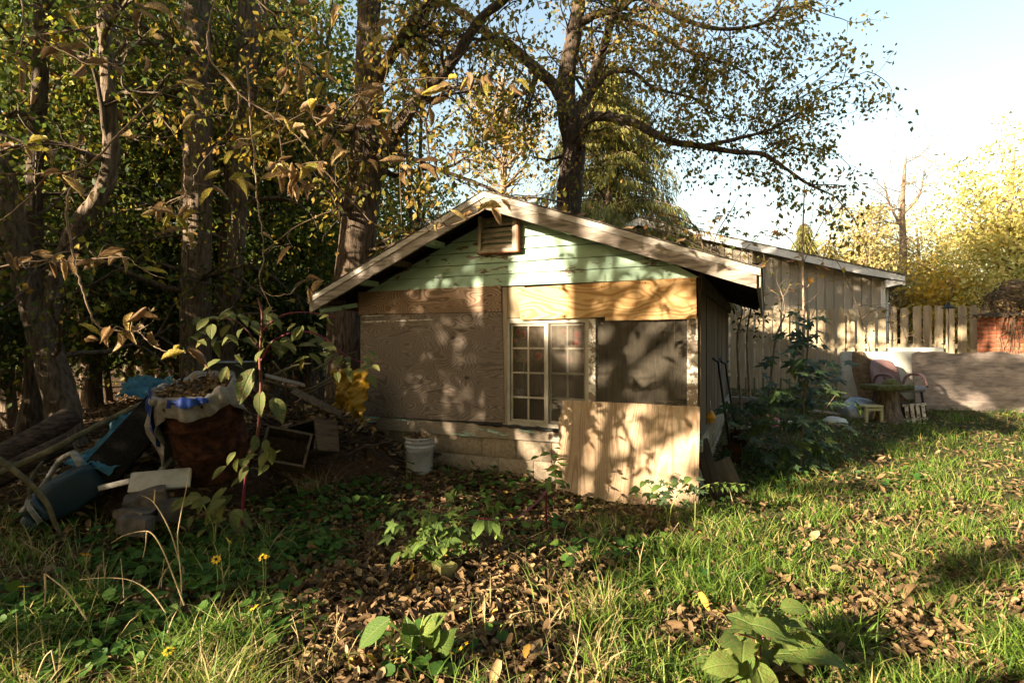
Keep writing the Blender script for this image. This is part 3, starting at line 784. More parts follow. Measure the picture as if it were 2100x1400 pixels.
# ------------------------------------------------------------------ things along the fence
# weathered board on edge
bd = thing_at('fibreboard', 1880, 0, 9.3, -.22, 'big weathered grey-brown board standing on edge in front of the brick pier', 'board')
pts = [(0, -.05)]+[(2.5*t, -.06+random.uniform(-.01, .01)) for t in np.linspace(.05, 1, 8)]
top = [(2.5, .97)]+[(2.5*t, .955+.016*math.sin(t*17)+.010*math.sin(t*41+1)+random.uniform(-.010, .010)) for t in np.linspace(.97, .03, 34)]+[(-.02, .93), (-.03, .6), (-.01, .3)]
MB().slab(pts+top, 0, .02).build('panel', M['ply_grey'], bd, None, (math.radians(-7), 0, 0))
# white foam slabs
def foam(name, px, Y, w, h, z, rz, tilt, label, rounded=.06):
    e = thing_at(name, px, 0, Y, rz, label, 'foam slab')
    bm = MB(); bm.rbox(0, w, -.06, .06, -.02, h, rounded*.5, 2)
    o = bm.build('slab', M['foam'], e, (0, 0, z), (math.radians(tilt), 0, 0)); return e
foam('foam_slab', 1727, 9.75, 1.48, .80, .10, -.25, -8, 'wide white foam slab leaning behind the mauve chair')
foam('foam_slab', 1824, 10.15, .86, .62, .28, -.30, -10, 'smaller pale foam slab with rounded corner against the fence', .10)
# rug draped
rg = thing_at('rug', 1752, 0, 9.55, -.3, 'brown fibrous rug draped to a point over the foam slab', 'rug')
gv = []; nx, ny = 14, 14
for j in range(ny+1):
    v = j/ny
    for i in range(nx+1):
        u = i/nx
        wl = .82-.50*v; x = (u-.15*v)*wl+.02*math.sin(7*v)
        gv.append((x+.02*math.sin(u*9+v*4), -.10-.12*(1-v)+.035*math.sin(u*8+v*3), v*.92+.05*math.sin(u*4)*v-.12*u*v))
MB().add(gv, [(j*(nx+1)+i, j*(nx+1)+i+1, (j+1)*(nx+1)+i+1, (j+1)*(nx+1)+i) for j in range(ny) for i in range(nx)], True).build('cloth', M['rug'], rg)

# mauve chair
ch = thing_at('chair', 1842, 0, 9.0, .25, 'mauve moulded chair with rounded back among the junk by the fence', 'chair')
cb = []; fb = []
for j in range(9):
    for i in range(11):
        u = i/10*2-1; v = j/8
        hw = .27*(1-.18*max(0, (v-.55)/.45)**2)*(1 if v < .9 else .93)
        cb.append((u*hw, .26+.10*v-.09*u*u*1.0, .42+.45*v-(.06*u**4 if v > .8 else 0)))
for j in range(8):
    for i in range(10): fb.append((j*11+i, j*11+i+1, (j+1)*11+i+1, (j+1)*11+i))
bk = MB().add(cb, fb, True).build('backrest', M['pink_plastic'], ch)
sm_ = bk.modifiers.new('s', 'SOLIDIFY'); sm_.thickness = .03
MB().rbox(-.27, .27, -.27, .24, .38, .47, .035, 3).build('seat', M['grey_plastic'], ch)
for s in (-1, 1):
    MB().tube(spline([(s*.29, .2, .42), (s*.31, .1, .62), (s*.31, -.15, .63), (s*.30, -.24, .45)], 5), .022, 8).build('armrest', M['pink_plastic'], ch)
    for y in (-.2, .22): MB().tube([(s*.22, y, .40), (s*.26, y*1.2, -.02)], .018, 8).build('leg', M['black'], ch)
# stump table
st = thing_at('stump_table', 1822, 0, 8.55, .2, 'tree stump carrying a mossy slab, in front of the mauve chair', 'stump table')
prof = [(.02, 0.0)]
mb = MB().lathe([(.24, -.03), (.19, .06), (.15, .2), (.135, .36), (.14, .50)], 14)
mb.v = [(x*(1+.12*math.sin(5*math.atan2(y, x)+3*z)), y*(1+.1*math.sin(7*math.atan2(y, x))), z) for x, y, z in mb.v]
mb.build('stump', M['bark'], st)
MB().rbox(-.33, .27, -.2, .2, .48, .565, .02, 2).build('top_slab', M['moss'], st)
mb = MB().lathe([(.001, .09), (.06, .08), (.11, .04), (.12, 0)], 10, (.05, 0, .56)); mb.build('moss_clump', M['moss'], st)
# low yellow stool
ys = thing_at('stool', 1786, 0, 8.5, .1, 'little faded yellow stool left of the stump table', 'stool')
MB().rbox(-.16, .13, -.1, .1, .22, .25, .006, 1).build('seat', M['yellow_wood'], ys)
for x in (-.135, .105):
    for y in (-.08, .08): MB().box(x-.018, x+.018, y-.018, y+.018, -.03, .219).build('leg', M['yellow_wood'], ys)
MB().box(-.118, .088, -.096, -.080, .17, .21).build('apron', M['yellow_wood'], ys)
# slatted white crate
wc = thing_at('slatted_crate', 1876, 0, 8.55, -.35, 'small white slatted crate right of the stump table', 'crate')
for i in range(4): MB().box(-.13+i*.07, -.085+i*.07, -.11, -.095, -.02, .28, Matrix.Rotation(-.12, 3, 'Y')).build('slat', M['white_worn'], wc)
for z in (.03, .245): MB().box(-.15, .15, -.094, -.075, z, z+.035, Matrix.Rotation(-.12, 3, 'Y')).build('rail', M['white_worn'], wc)
MB().box(-.15, .15, -.074, .12, -.02, .27, Matrix.Rotation(-.12, 3, 'Y')).build('box_body', M['dark_wood'], wc)
# sacks
def sack(px, Y, r, mat, label, name='sack', h=.6, zz=0):
    bm = bmesh.new(); bmesh.ops.create_icosphere(bm, subdivisions=3, radius=1)
    for v in bm.verts:
        n = mnoise.noise(v.co*1.7+Vector((px, 0, 0)))*.28+mnoise.noise(v.co*4+Vector((0, px, 0)))*.10
        v.co = v.co*(1+n); v.co.z *= h; v.co.x *= 1.15
        if v.co.z < -.35*h: v.co.z = -.35*h
        v.co *= r
    X = (px-1050)/F*Y
    me = bpy.data.meshes.new(name); bm.to_mesh(me); bm.free(); me.materials.append(M[mat])
    me.polygons.foreach_set('use_smooth', np.ones(len(me.polygons), bool))
    o = link(name, me, None, (X, Y, gzf(X, Y)+.33*r*h+zz)); tag(o, label, 'sack' if name == 'sack' else name); return o
sack(1760, 8.75, .23, 'zinc', 'grey plastic sack slumped beside the yellow stool', h=1.0)
sack(1712, 8.2, .15, 'white_board', 'small white bag on the grass by the leafy sapling')
# lamp on a stake
lm = thing_at('garden_lamp', 1945, 0, 10.5, 0, 'thin garden lamp on a stake with black shade before the fence', 'lamp')
MB().tube([(0, 0, -.05), (0, 0, 1.66)], .014, 8).build('stake', M['bark_pale'], lm)
MB().lathe([(.016, 1.78), (.03, 1.73), (.05, 1.70), (.115, 1.655), (.112, 1.65), (.03, 1.685)], 18).build('lamp_shade', M['black'], lm)
# timber edging, rags and scrap on the ground between shed and fence
tm = thing_at('timber_beam', 1555, 0, 9.6, -.30, 'grey landscape timber lying along the foot of the fence', 'timber')
MB().rbox(-.95, .75, -.08, .08, -.04, .13, .012, 1).build('beam', M['grey_wood'], tm)
sack(1566, 8.4, .16, 'cloth_red', 'crumpled red and pink rag by the dark shrub', 'rag', .6)
sack(1588, 8.05, .11, 'cloth_red', 'smaller red rag in front of the crumpled one', 'rag', .5)
for px, Y, L, rz, mt, lb in ((1600, 8.3, .7, .5, 'white_board', 'pale strip of wood lying among the red rags'), (1690, 8.9, .6, -.5, 'grey_wood', 'short grey board on the ground near the sapling'), (1530, 8.0, .55, .1, 'plank', 'thin plank on the ground beside the shed wall')):
    e = thing_at('scrap_board', px, 0, Y, rz, lb, 'board'); MB().box(-L/2, L/2, -.04, .04, .0, .03).build('board', M[mt], e, (0, 0, .02), (.1, .08, 0))

# ------------------------------------------------------------------ leaning on the right wall of the shed
def lean(name, x, y, L, w, th, ang, side, mat, label, cat):
    q = W(x, y, 0); e = emp(name, (q[0], q[1], gzf(q[0], q[1])-.02), -A, label, cat)
    MB().rbox(-w/2, w/2, -th/2, th/2, 0, L, .004, 1).build('board', M[mat], e, None, (math.radians(side), math.radians(ang), math.radians(38))); return e
lean('plank', SW+.16, .16, .60, .15, .02, -13, -8, 'dark_wood', 'narrow dark plank leaning on the shed corner behind the plywood sheet', 'plank')
lean('plank', SW+.30, .40, .36, .20, .02, -20, -10, 'crate', 'short dark board leaning beside the narrow plank', 'plank')
for i, (x, y, L, lb) in enumerate(((SW+.22, 1.35, 1.15, 'long-handled garden tool leaning on the shed side wall, nearer'), (SW+.26, 2.0, 1.05, 'long-handled garden tool leaning on the shed side wall, farther'))):
    q = W(x, y, 0); e = emp('garden_tool', (q[0], q[1], gzf(q[0], q[1])), -A, lb, 'garden tool')
    MB().tube([(0, 0, 0), (-.09, .05, L*.6), (-.15, .06, L)], [.016, .014, .013], 8).build('handle', M['black'], e)
    MB().tube(spline([(-.20, .0, L+.03), (-.155, .06, L), (-.12, .12, L+.03)], 4), .014, 6).build('grip', M['black'], e)
    MB().slab([(-.09, -.03), (.09, -.03), (.10, .2), (.0, .25), (-.10, .2)], -.006, .006).build('blade', M['rust'], e)
# amber feeder hanging from a nail
q = W(SW+.075, .42, 0)
fd = emp('hanging_feeder', (q[0], q[1], .80), -A, 'small amber hanging feeder on the shed side wall', 'feeder')
MB().lathe([(.001, .03), (.02, .02), (.034, -.01), (.05, -.03), (.05, -.045), (.03, -.05), (.03, -.09), (.001, -.10)], 12).build('cap', M['orange_plastic'], fd)
MB().tube([(0, 0, .02), (-.004, 0, .13)], .003, 5).build('cord', M['white_worn'], fd)

# ------------------------------------------------------------------ bucket
q = P(861, 968, 6.02)
bk = emp('bucket', (q[0], q[1], gzf(q[0], q[1])-.01), .3, 'dirty white plastic bucket by the shed foundation', 'bucket')
MB().lathe([(.001, .0), (.130, .0), (.134, .01), (.142, .27), (.150, .272), (.150, .29), (.144, .292), (.145, .318), (.153, .32), (.153, .335), (.147, .337), (.148, .362), (.156, .364), (.157, .38), (.150, .382), (.146, .36), (.132, .02), (.001, .018)], 32).build('body', M['bucket'], bk)
hb = spline([(-.158, 0, .33), (-.13, -.13, .25), (0, -.19, .20), (.13, -.13, .25), (.158, 0, .33)], 6)
MB().tube(hb, .003, 5).build('handle', M['zinc'], bk)
n = 160; pos = np.column_stack([RNG.uniform(-.10, .10, n), RNG.uniform(-.10, .10, n), RNG.uniform(.33, .385, n)])
lo_ = leaves('leaf_fill', pos, RNG.normal(size=(n, 3))*np.array([1, 1, .3]), RNG.uniform(.05, .09, n), CURL, M['lf_litter'], bk); lo_['kind'] = 'stuff'

# ------------------------------------------------------------------ junk pile on the left
# rusty drum, tilted
bq = P(436, 960, 4.75)
BR = .285
dr = emp('rusty_drum', (bq[0]+.05, bq[1], bq[2]-.02), 0, 'rusty brown steel drum tilted on the junk pile', 'drum')
dr.rotation_euler = (math.radians(14), math.radians(-11), .4)
MB().lathe([(.001, .0), (BR*.92, .0), (BR*.93, .02), (BR*.94, .23), (BR*.995, .245), (BR*.995, .26), (BR*.95, .275), (BR*.985, .47), (BR*1.04, .485), (BR*1.04, .50), (BR, .515), (BR*1.02, .66), (BR*1.045, .67), (BR*1.04, .69), (BR, .685), (BR*.93, .4)], 48).build('body', M['rust'], dr)
# canvas sheet over the drum: rolled rim, lap hanging over the left side, blue lining showing
def drum_sheet(r0, r1, hang, a0, a1, lift, nr=16, na=56, seed=0, dr_=0.0):
    V = []; Fq = []
    for j in range(nr+1):
        t = j/nr
        for i in range(na+1):
            a = a0+(a1-a0)*i/na
            hg = hang(a)
            s = t*(1+hg)
            f1 = mnoise.noise(Vector((math.cos(a)*3, math.sin(a)*3, t*4+seed)))
            f2 = mnoise.noise(Vector((math.cos(a)*9, math.sin(a)*9, t*6+seed)))
            if s < 1:
                r = r0+(BR*1.06-r0)*s; z = .70+lift*(1-s)*.5-.10*(1-s)+.045*math.exp(-((s-.86)/.12)**2)+.055*f1+.025*f2
            else:
                d = s-1; r = BR*1.06+.05*min(1, d*3)+.06*f1+.035*f2+.06*math.sin(a*9+seed)*min(1, d*2); z = .70-d*.62+.02*f2
            r += dr_; V.append((r*math.cos(a), r*math.sin(a), z+lift*.2+dr_*.6))
    for j in range(nr):
        for i in range(na):
            p = j*(na+1)+i; Fq.append((p, p+1, p+na+2, p+na+1))
    return MB().add(V, Fq, True)
cs = emp('canvas_sheet', dr.location, 0, 'dirty white and blue-lined canvas sheet bundled over the rusty drum', 'sheet')
cs.rotation_euler = dr.rotation_euler
hangA = lambda a: .14+.80*math.exp(-((a-2.95)/.60)**2)+.30*math.exp(-((a-5.9)/.3)**2)+.06*math.sin(3*a)
o = drum_sheet(.10, 1, hangA, 0, 2*math.pi, .10).build('canvas', M['tarp_white'], cs)
o.modifiers.new('s', 'SOLIDIFY').thickness = .008
hangB = lambda a: .12+.50*math.exp(-((a-3.35)/.34)**2)
o = drum_sheet(.26, 1, hangB, 3.0, 3.5, .115, 16, 20, 0, .028).build('lining', M['tarp_blue'], cs); o['label'] = 'blue lining folded outward'
o = drum_sheet(.255, 1, lambda a: .03, 4.1, 5.0, .10, 10, 24, 0, .016).build('lining', M['tarp_blue'], cs)
rs = [MB().tube(spline([(BR*1.08*math.cos(a), BR*1.08*math.sin(a), .745+.02*math.sin(5*a)) for a in np.linspace(.6, 3.6, 9)], 4), [.03+.012*math.sin(i*1.3) for i in range(33)], 8)]
rs[0].build('rolled_edge', M['tarp_white'], cs)
n = 420; a = RNG.uniform(0, 6.28, n); r_ = np.sqrt(RNG.random(n))*.24
pos = np.column_stack([r_*np.cos(a), r_*np.sin(a)-.02, .72+.05*RNG.random(n)])
lo_ = leaves('leaf_fill', pos, RNG.normal(size=(n, 3))*np.array([1, 1, .4]), RNG.uniform(.04, .075, n), CURL, M['lf_litter'], cs); lo_['kind'] = 'stuff'
# galvanised tub behind the drum
tq = P(478, 775, 5.6)
tb_ = emp('wash_tub', tuple(tq), .2, 'oval galvanised wash tub behind the rusty drum', 'tub')
mb = MB().lathe([(.001, 0), (.17, 0), (.19, .15), (.20, .16), (.195, .165), (.18, .02), (.001, .015)], 28); mb.v = [(x*1.1, y*.8, z) for x, y, z in mb.v]
mb.build('body', M['zinc'], tb_)
# a mound of brush and soil that carries drum, tub, crates
def mound(name, cx, cy, rx_, ry_, h, mat, label, cat, seed):
    n = 26; V = []; Fq = []
    for j in range(n+1):
        for i in range(n+1):
            u, v = i/n*2-1, j/n*2-1; r = math.hypot(u, v)
            x, y = cx+u*rx_, cy+v*ry_
            k = max(0, 1-r*r); z = gzf(x, y)-.05+h*k**.8+.10*k*mnoise.noise(Vector((x*2.2, y*2.2, seed)))+.05*k*mnoise.noise(Vector((x*6, y*6, seed)))
            V.append((x-cx, y-cy, z))
    for j in range(n):
        for i in range(n): p = j*(n+1)+i; Fq.append((p, p+1, p+n+2, p+n+1))
    o = MB().add(V, Fq, True).build(name, M[mat], None, (cx, cy, 0)); tag(o, label, cat); return o
mound('brush_pile', -2.25, 6.1, 1.15, .75, .62, 'ground', 'dark brush and soil heap between the drum and the shed', 'brush pile', 1)
mound('junk_heap', -3.3, 5.35, 1.25, .85, .50, 'ground', 'leafy soil heap under the drum and the tarps on the left', 'heap', 2)
# teal tarp, crumpled
def crumple(name, c, w, h, mat, label, cat, seed, tilt, rz, amp=.09, n=26, edge=None):
    V = []; Fq = []
    for j in range(n+1):
        for i in range(n+1):
            u, v = i/n-.5, j/n-.5
            p = Vector((u*w*5, v*h*5, seed)); z = amp*(mnoise.noise(p)+.6*abs(mnoise.noise(p*2.1))+.35*mnoise.noise(p*4.5))
            e = 1+.18*mnoise.noise(Vector((u*6, v*6, seed+9)))
            V.append((u*w*e, v*h*e, z))
    for j in range(n):
        for i in range(n): q_ = j*(n+1)+i; Fq.append((q_, q_+1, q_+n+2, q_+n+1))
    o = MB().add(V, Fq, True).build(name, M[mat], None, c, (math.radians(tilt), 0, rz)); tag(o, label, cat); return o
crumple('tarp', tuple(P(245, 905, 4.75)), .62, .62, 'tarp_teal', 'crumpled teal tarp strewn with leaves beside the dark panel', 'tarp', 3, 40, -.5, .10)
crumple('tarp', tuple(P(300, 795, 5.6)), .42, .35, 'tarp_teal', 'teal tarp heap at the back of the junk pile', 'tarp', 8, 35, .2, .09)
yt = crumple('oilcloth', tuple(P(718, 815, 6.35)), .50, .62, 'tarp_yellow', 'bright yellow crumpled oilcloth hanging beside the shed corner', 'oilcloth', 5, 82, -.5, .16, 34)
# dark panel
dp = emp('roofing_panel', tuple(P(265, 905, 4.55)), .0, 'black felted panel sloping between the vacuum cleaner and the drum', 'panel')
MB().rbox(-.15, .15, -.02, .02, -.42, .40, .004, 1).build('panel', M['felt'], dp, None, (math.radians(-22), math.radians(33), -.2))
# canister vacuum cleaner
v0 = P(62, 1035, 4.3); v1 = P(205, 950, 4.55)
dv = Vector(v1-v0); 
vc = emp('vacuum_cleaner', (v0[0]+.02, v0[1], gzf(v0[0], v0[1])), 0, 'dark teal canister vacuum cleaner with grey hose lying on its side', 'vacuum cleaner')
rotv = dv.to_track_quat('X', 'Z').to_matrix()
L = dv.length
def at_v(mb): 
    mb.v = [tuple(rotv @ Vector(p)+Vector((0, 0, .13))) for p in mb.v]; return mb
sec = []; V = []; Fq = []
prof = [(-.03, .13, .05), (0, .155, .08), (.08, .165, .095), (.10, .175, .115), (L*.45, .185, .14), (L*.8, .175, .13), (L*.95, .155, .11), (L, .12, .08)]
K = 24
for (xx, hw, hh) in prof:
    for i in range(K):
        a = 2*math.pi*i/K; ca, sa = math.cos(a), math.sin(a)
        V.append((xx, hw*np.sign(ca)*abs(ca)**.27, hh*np.sign(sa)*abs(sa)**.27))
for j in range(len(prof)-1):
    for i in range(K): Fq.append((j*K+i, j*K+(i+1) % K, (j+1)*K+(i+1) % K, (j+1)*K+i))
Fq += [tuple(range(K-1, -1, -1)), tuple(len(V)-K+i for i in range(K))]
at_v(MB().add(V, Fq, True)).build('body', M['vac_blue'], vc)
at_v(MB().rbox(.06, .10, -.198, .198, -.07, .116, .01, 1)).build('seam_band', M['vac_dark'], vc)
at_v(MB().rbox(-.07, .01, -.17, .17, -.09, .02, .02, 2)).build('bumper', M['vac_dark'], vc)
at_v(MB().rbox(L*.5, L*.66, -.05, .05, .125, .145, .008, 1)).build('latch', M['vac_dark'], vc)
for k in range(3):
    at_v(MB().tube(spline([(.02+.012*k, -.19, -.06), (.03+.012*k, -.185, .08), (.03+.012*k, .0, .112), (.03+.012*k, .185, .08), (.02+.012*k, .19, -.05)], 5), .007, 6)).build('cord_loop', M['hose'], vc)
# hose: ribbed tube from the end of the body round and down
hp = spline([P(160, 945, 4.5), P(150, 930, 4.55), P(122, 945, 4.6), P(95, 985, 4.55), P(70, 1020, 4.5), P(45, 1050, 4.5)], 14)-np.array(vc.location)
hr_ = .021+.005*np.sin(np.arange(len(hp))*math.pi/1.0+.5)
MB().tube(hp, hr_, 10).build('hose', M['hose'], vc)
MB().tube(np.array([P(150, 928, 4.53), P(160, 940, 4.5), P(168, 958, 4.48)])-np.array(vc.location), [.024, .03, .034], 12).build('hose_cuff', M['hose'], vc)
# white boards and broken blocks
def board3(name, p0, p1, w, th, mat, label, cat, roll=0):
    a, b = Vector(p0), Vector(p1); d = b-a
    e = emp(name, tuple(a), 0, label, cat)
    rot = d.to_track_quat('X', 'Z').to_matrix() @ Matrix.Rotation(roll, 3, 'X')
    MB().rbox(0, d.length, -w/2, w/2, -th/2, th/2, .004, 1, rot).build('board', M[mat], e); return e
board3('white_board', P(266, 990, 4.3), P(392, 978, 4.42), .16, .03, 'white_board', 'dirty white board lying under the front of the drum', 'board', .9)
board3('timber_strip', P(312, 985, 4.6), P(352, 938, 4.7), .04, .03, 'white_board', 'white timber strip propped between panel and drum', 'board')
board3('timber_strip', P(205, 1000, 4.4), P(270, 985, 4.4), .05, .04, 'white_board', 'broken white trim piece beside the vacuum cleaner', 'board')
def chunk(px, py, Y, sx, sy, sz, rz, mat, label, name='concrete_chunk', cat='rubble'):
    X = (px-1050)/F*Y; q = P(px, py, Y)
    bm = bmesh.new(); bmesh.ops.create_cube(bm, size=1); bmesh.ops.subdivide_edges(bm, edges=list(bm.edges), cuts=4, use_grid_fill=True)
    for v in bm.verts:
        v.co = Vector((v.co.x*sx, v.co.y*sy, v.co.z*sz))
        v.co += Vector((mnoise.noise(v.co*7+Vector((px, 0, 0))), mnoise.noise(v.co*7+Vector((0, px, 0))), mnoise.noise(v.co*7+Vector((0, 0, px)))))*.035
    me = bpy.data.meshes.new(name); bm.to_mesh(me); bm.free(); me.materials.append(M[mat])
    o = link(name, me, None, tuple(q), (random.uniform(-.2, .2), random.uniform(-.2, .2), rz)); tag(o, label, cat); return o
chunk(300, 1025, 4.25, .26, .18, .12, .3, 'slate', 'broken grey concrete piece below the white board')
chunk(280, 1050, 4.12, .22, .15, .07, -.2, 'slate', 'flat concrete piece under the broken one, left')
chunk(345, 1045, 4.2, .16, .14, .14, .6, 'slate', 'squarish concrete piece under the white board, right')
chunk(278, 1075, 4.0, .20, .14, .10, .1, 'slate', 'lowest broken concrete piece, half hidden by weeds')
# rocks in the foreground
chunk(917, 1176, 3.58, .13, .11, .11, .7, 'rock', 'mossy yellow-brown rock in the sunlit leaves', 'rock', 'rock')
chunk(750, 1190, 3.58, .32, .20, .05, .1, 'slate', 'flat dark stone in the leaves left of the mossy rock', 'stone', 'stone')
chunk(860, 1178, 3.66, .16, .12, .06, -.3, 'rock', 'low brown stone beside the mossy rock', 'stone', 'stone')
chunk(765, 1250, 3.18, .17, .10, .04, .5, 'slate', 'pale grey slab of bark in the sunlit leaves', 'bark_slab', 'bark')
chunk(685, 1290, 2.98, .18, .11, .05, .6, 'log', 'dark chunk of bark in the foreground leaves', 'bark_slab', 'bark')
# logs and branches
def limb(name, pts, r, mat, label, cat, k=12):
    pts = np.array(pts); o0 = pts[0].copy(); e = MB().tube(spline(pts-o0, 5), np.interp(np.linspace(0, 1, (len(pts)-1)*5+1), np.linspace(0, 1, len(r)), r), k)
    o = e.build(name, M[mat], None, tuple(o0)); tag(o, label, cat); return o
limb('log', [P(-60, 965, 5.0), P(60, 905, 5.2), P(150, 850, 5.5)], [.10, .105, .10], 'log', 'thick dark rotten log at the left edge, upper of two', 'log')
limb('log', [P(-60, 1010, 4.8), P(50, 950, 5.0), P(140, 905, 5.25)], [.09, .09, .085], 'log', 'thick dark rotten log at the left edge, lower of two', 'log')
limb('fallen_branch', [P(-40, 985, 4.4), P(90, 930, 4.6), P(200, 872, 4.85), P(300, 822, 5.2)], [.03, .028, .024, .02], 'stick', 'long straight fallen branch lying across the junk pile', 'branch', 8)
limb('fallen_branch', [P(-40, 915, 3.9), P(10, 950, 3.9), P(60, 990, 3.9), P(95, 1030, 3.95), P(112, 1070, 3.98), P(126, 1100, 4.0)], [.02, .02, .018, .017, .015, .012], 'stick', 'curved bare branch bending down in front of the vacuum cleaner', 'branch', 8)
limb('fallen_branch', [P(62, 1040, 4.2), P(62, 985, 4.3), P(88, 945, 4.4)], [.012, .014, .01], 'stick', 'short forked stick standing behind the vacuum cleaner', 'branch', 6)
limb('fallen_branch', [P(545, 780, 6.0), P(620, 800, 6.0), P(690, 770, 6.2)], [.016, .014, .01], 'stick', 'thin stick lying on the brush pile', 'branch', 6)
limb('fallen_branch', [P(340, 800, 6.3), P(400, 775, 6.4), P(470, 790, 6.4)], [.02, .017, .012], 'stick', 'stick behind the drum among the trunks', 'branch', 6)
# crates / drawers
def crate(px, py, Y, w, d, h, rot, label):
    q = P(px, py, Y); e = emp('wooden_crate', tuple(q), 0, label, 'crate'); e.rotation_euler = rot
    t = .02
    MB().box(-w/2, w/2, -d/2, d/2, 0, t).build('bottom', M['crate'], e)
    for y0 in (-d/2, d/2-t): 
        for k in range(2): MB().box(-w/2, w/2, y0, y0+t, t+.001+k*(h-t)/2, t+(k+1)*(h-t)/2-.006).build('slat', M['crate'], e)
    for x0 in (-w/2, w/2-t): MB().box(x0, x0+t, -d/2+t+.001, d/2-t-.001, t+.001, h).build('end_board', M['crate'], e)
crate(585, 930, 5.15, .38, .30, .34, (math.radians(68), math.radians(14), .3), 'dark wooden crate tipped on its side next to the drum')
crate(655, 905, 5.5, .46, .30, .30, (math.radians(76), math.radians(-16), -.35), 'dark open drawer tipped under the yellow oilcloth')

# ================================================================== vegetation
def branchlet(T, tips, p, d, L, r, lvl, rng, droop=.05, jit=.22, kids=4, n=5, k=4):
    pts = [p]; dirs = []
    d = d/np.linalg.norm(d)
    for i in range(n):
        d = d+rng.normal(0, jit, 3); d[2] -= droop; d /= np.linalg.norm(d)
        p = p+d*L/n; pts.append(p); dirs.append(d)
    T.add(np.array(pts), np.linspace(r, max(r*.35, .0025), n+1), k if lvl else 3)
    if lvl == 0:
        for q, dd in zip(pts[2:], dirs[1:]): tips.append((q, dd))
        return
    for _ in range(kids):
        i = int(rng.integers(1, n+1)); s = rng.normal(size=3); s -= dirs[i-1]*np.dot(s, dirs[i-1]); s /= np.linalg.norm(s)+1e-6
        cd = dirs[i-1]*.65+s*.75
        branchlet(T, tips, pts[i], cd, L*rng.uniform(.45, .75), r*.5, lvl-1, rng, droop, jit, kids, n, k)

def foliage(tips, per, spread, rng, down=.6, lens=(.05, .09)):
    q = np.array([t[0] for t in tips]); dd = np.array([t[1] for t in tips])
    q = np.repeat(q, per, 0); dd = np.repeat(dd, per, 0)
    pos = q+rng.normal(0, spread, q.shape)
    dv = dd*.5+rng.normal(0, .7, q.shape); dv[:, 2] -= down
    return pos, dv, rng.uniform(lens[0], lens[1], len(pos))

def limb_tree(name, trunk, trad, limbs, label, bark, leaf, seed, spawn=(7, 1.2, 2, 4), per=4, spread=.09, lens=(.05, .09), tpl=LEAF2, droop=.05, trunk_spawn=0, group=None, cat='tree', down=.6, roots=True, from_t=.25):
    rng = np.random.default_rng(seed)
    base = np.array(trunk[0]); base[2] = min(base[2], gzf(base[0], base[1]))
    tr = [base]+list(trunk[0 if trunk[0][2] > base[2]+.2 else 1:])
    tr = np.array(tr)
    e = emp(name, tuple(base), 0, label, cat, group); off = base
    sp_ = spline(tr, 5); rd = np.interp(np.linspace(0, 1, len(sp_)), np.linspace(0, 1, len(trad)), trad)
    rd = rd*(1+.018*rng.normal(size=len(rd)))
    if roots: rd[0] *= 1.5; rd[1] *= 1.2
    v, f = tube_np(sp_, rd, 14); v = v+rng.normal(0, .006, v.shape)*np.repeat(rd, 14)[:, None]/.2
    link('trunk', mesh_np('trunk', v-off, f, [bark], smooth=True), e)
    T = Tubes(); tips = []
    ncount, L, lvl, kids = spawn
    for lp_, r0, r1 in limbs:
        ls = spline(lp_, 5); v, f = tube_np(ls, np.linspace(r0, r1, len(ls)), 9); v = v+rng.normal(0, .004, v.shape)
        link('limb', mesh_np('limb', v-off, f, [bark], smooth=True), e)
        for _ in range(ncount):
            i = int(rng.uniform(from_t, 1)*(len(ls)-2)); d = ls[i+1]-ls[i]; d /= np.linalg.norm(d)
            s = rng.normal(size=3); s[2] += .15
            branchlet(T, tips, ls[i], d*.8+s*.6, L*rng.uniform(.6, 1.2), max(.012, r1*.6), lvl, rng, droop, .22, kids)
        branchlet(T, tips, ls[-1], ls[-1]-ls[-2], L, r1, lvl, rng, droop, .22, kids)
    for _ in range(trunk_spawn):
        i = int(rng.uniform(.35, 1)*(len(sp_)-2)); s = rng.normal(size=3); s[2] = abs(s[2])*.4
        branchlet(T, tips, sp_[i], s, L*rng.uniform(.7, 1.4), max(.015, rd[i]*.25), lvl, rng, droop, .22, kids)
    if T.n: T.build('branches', bark, e, off)['kind'] = 'stuff'
    if tips and leaf:
        pos, dv, sz = foliage(tips, per, spread, rng, down, lens)
        keep = ~((pos[:, 2] < 3.2) & inside_shed(pos))
        o = leaves('crown', pos[keep], dv[keep], sz[keep], tpl, leaf, e, rng, loc=off); o['kind'] = 'stuff'
    return e
def shed_local(p):
    d = p[:, :2]-LC[None]; return d@UX, d@VY
def inside_shed(p):
    x, y = shed_local(np.asarray(p)); return (x > -.45) & (x < SW+.55) & (y > -.42) & (y < SD+.4)

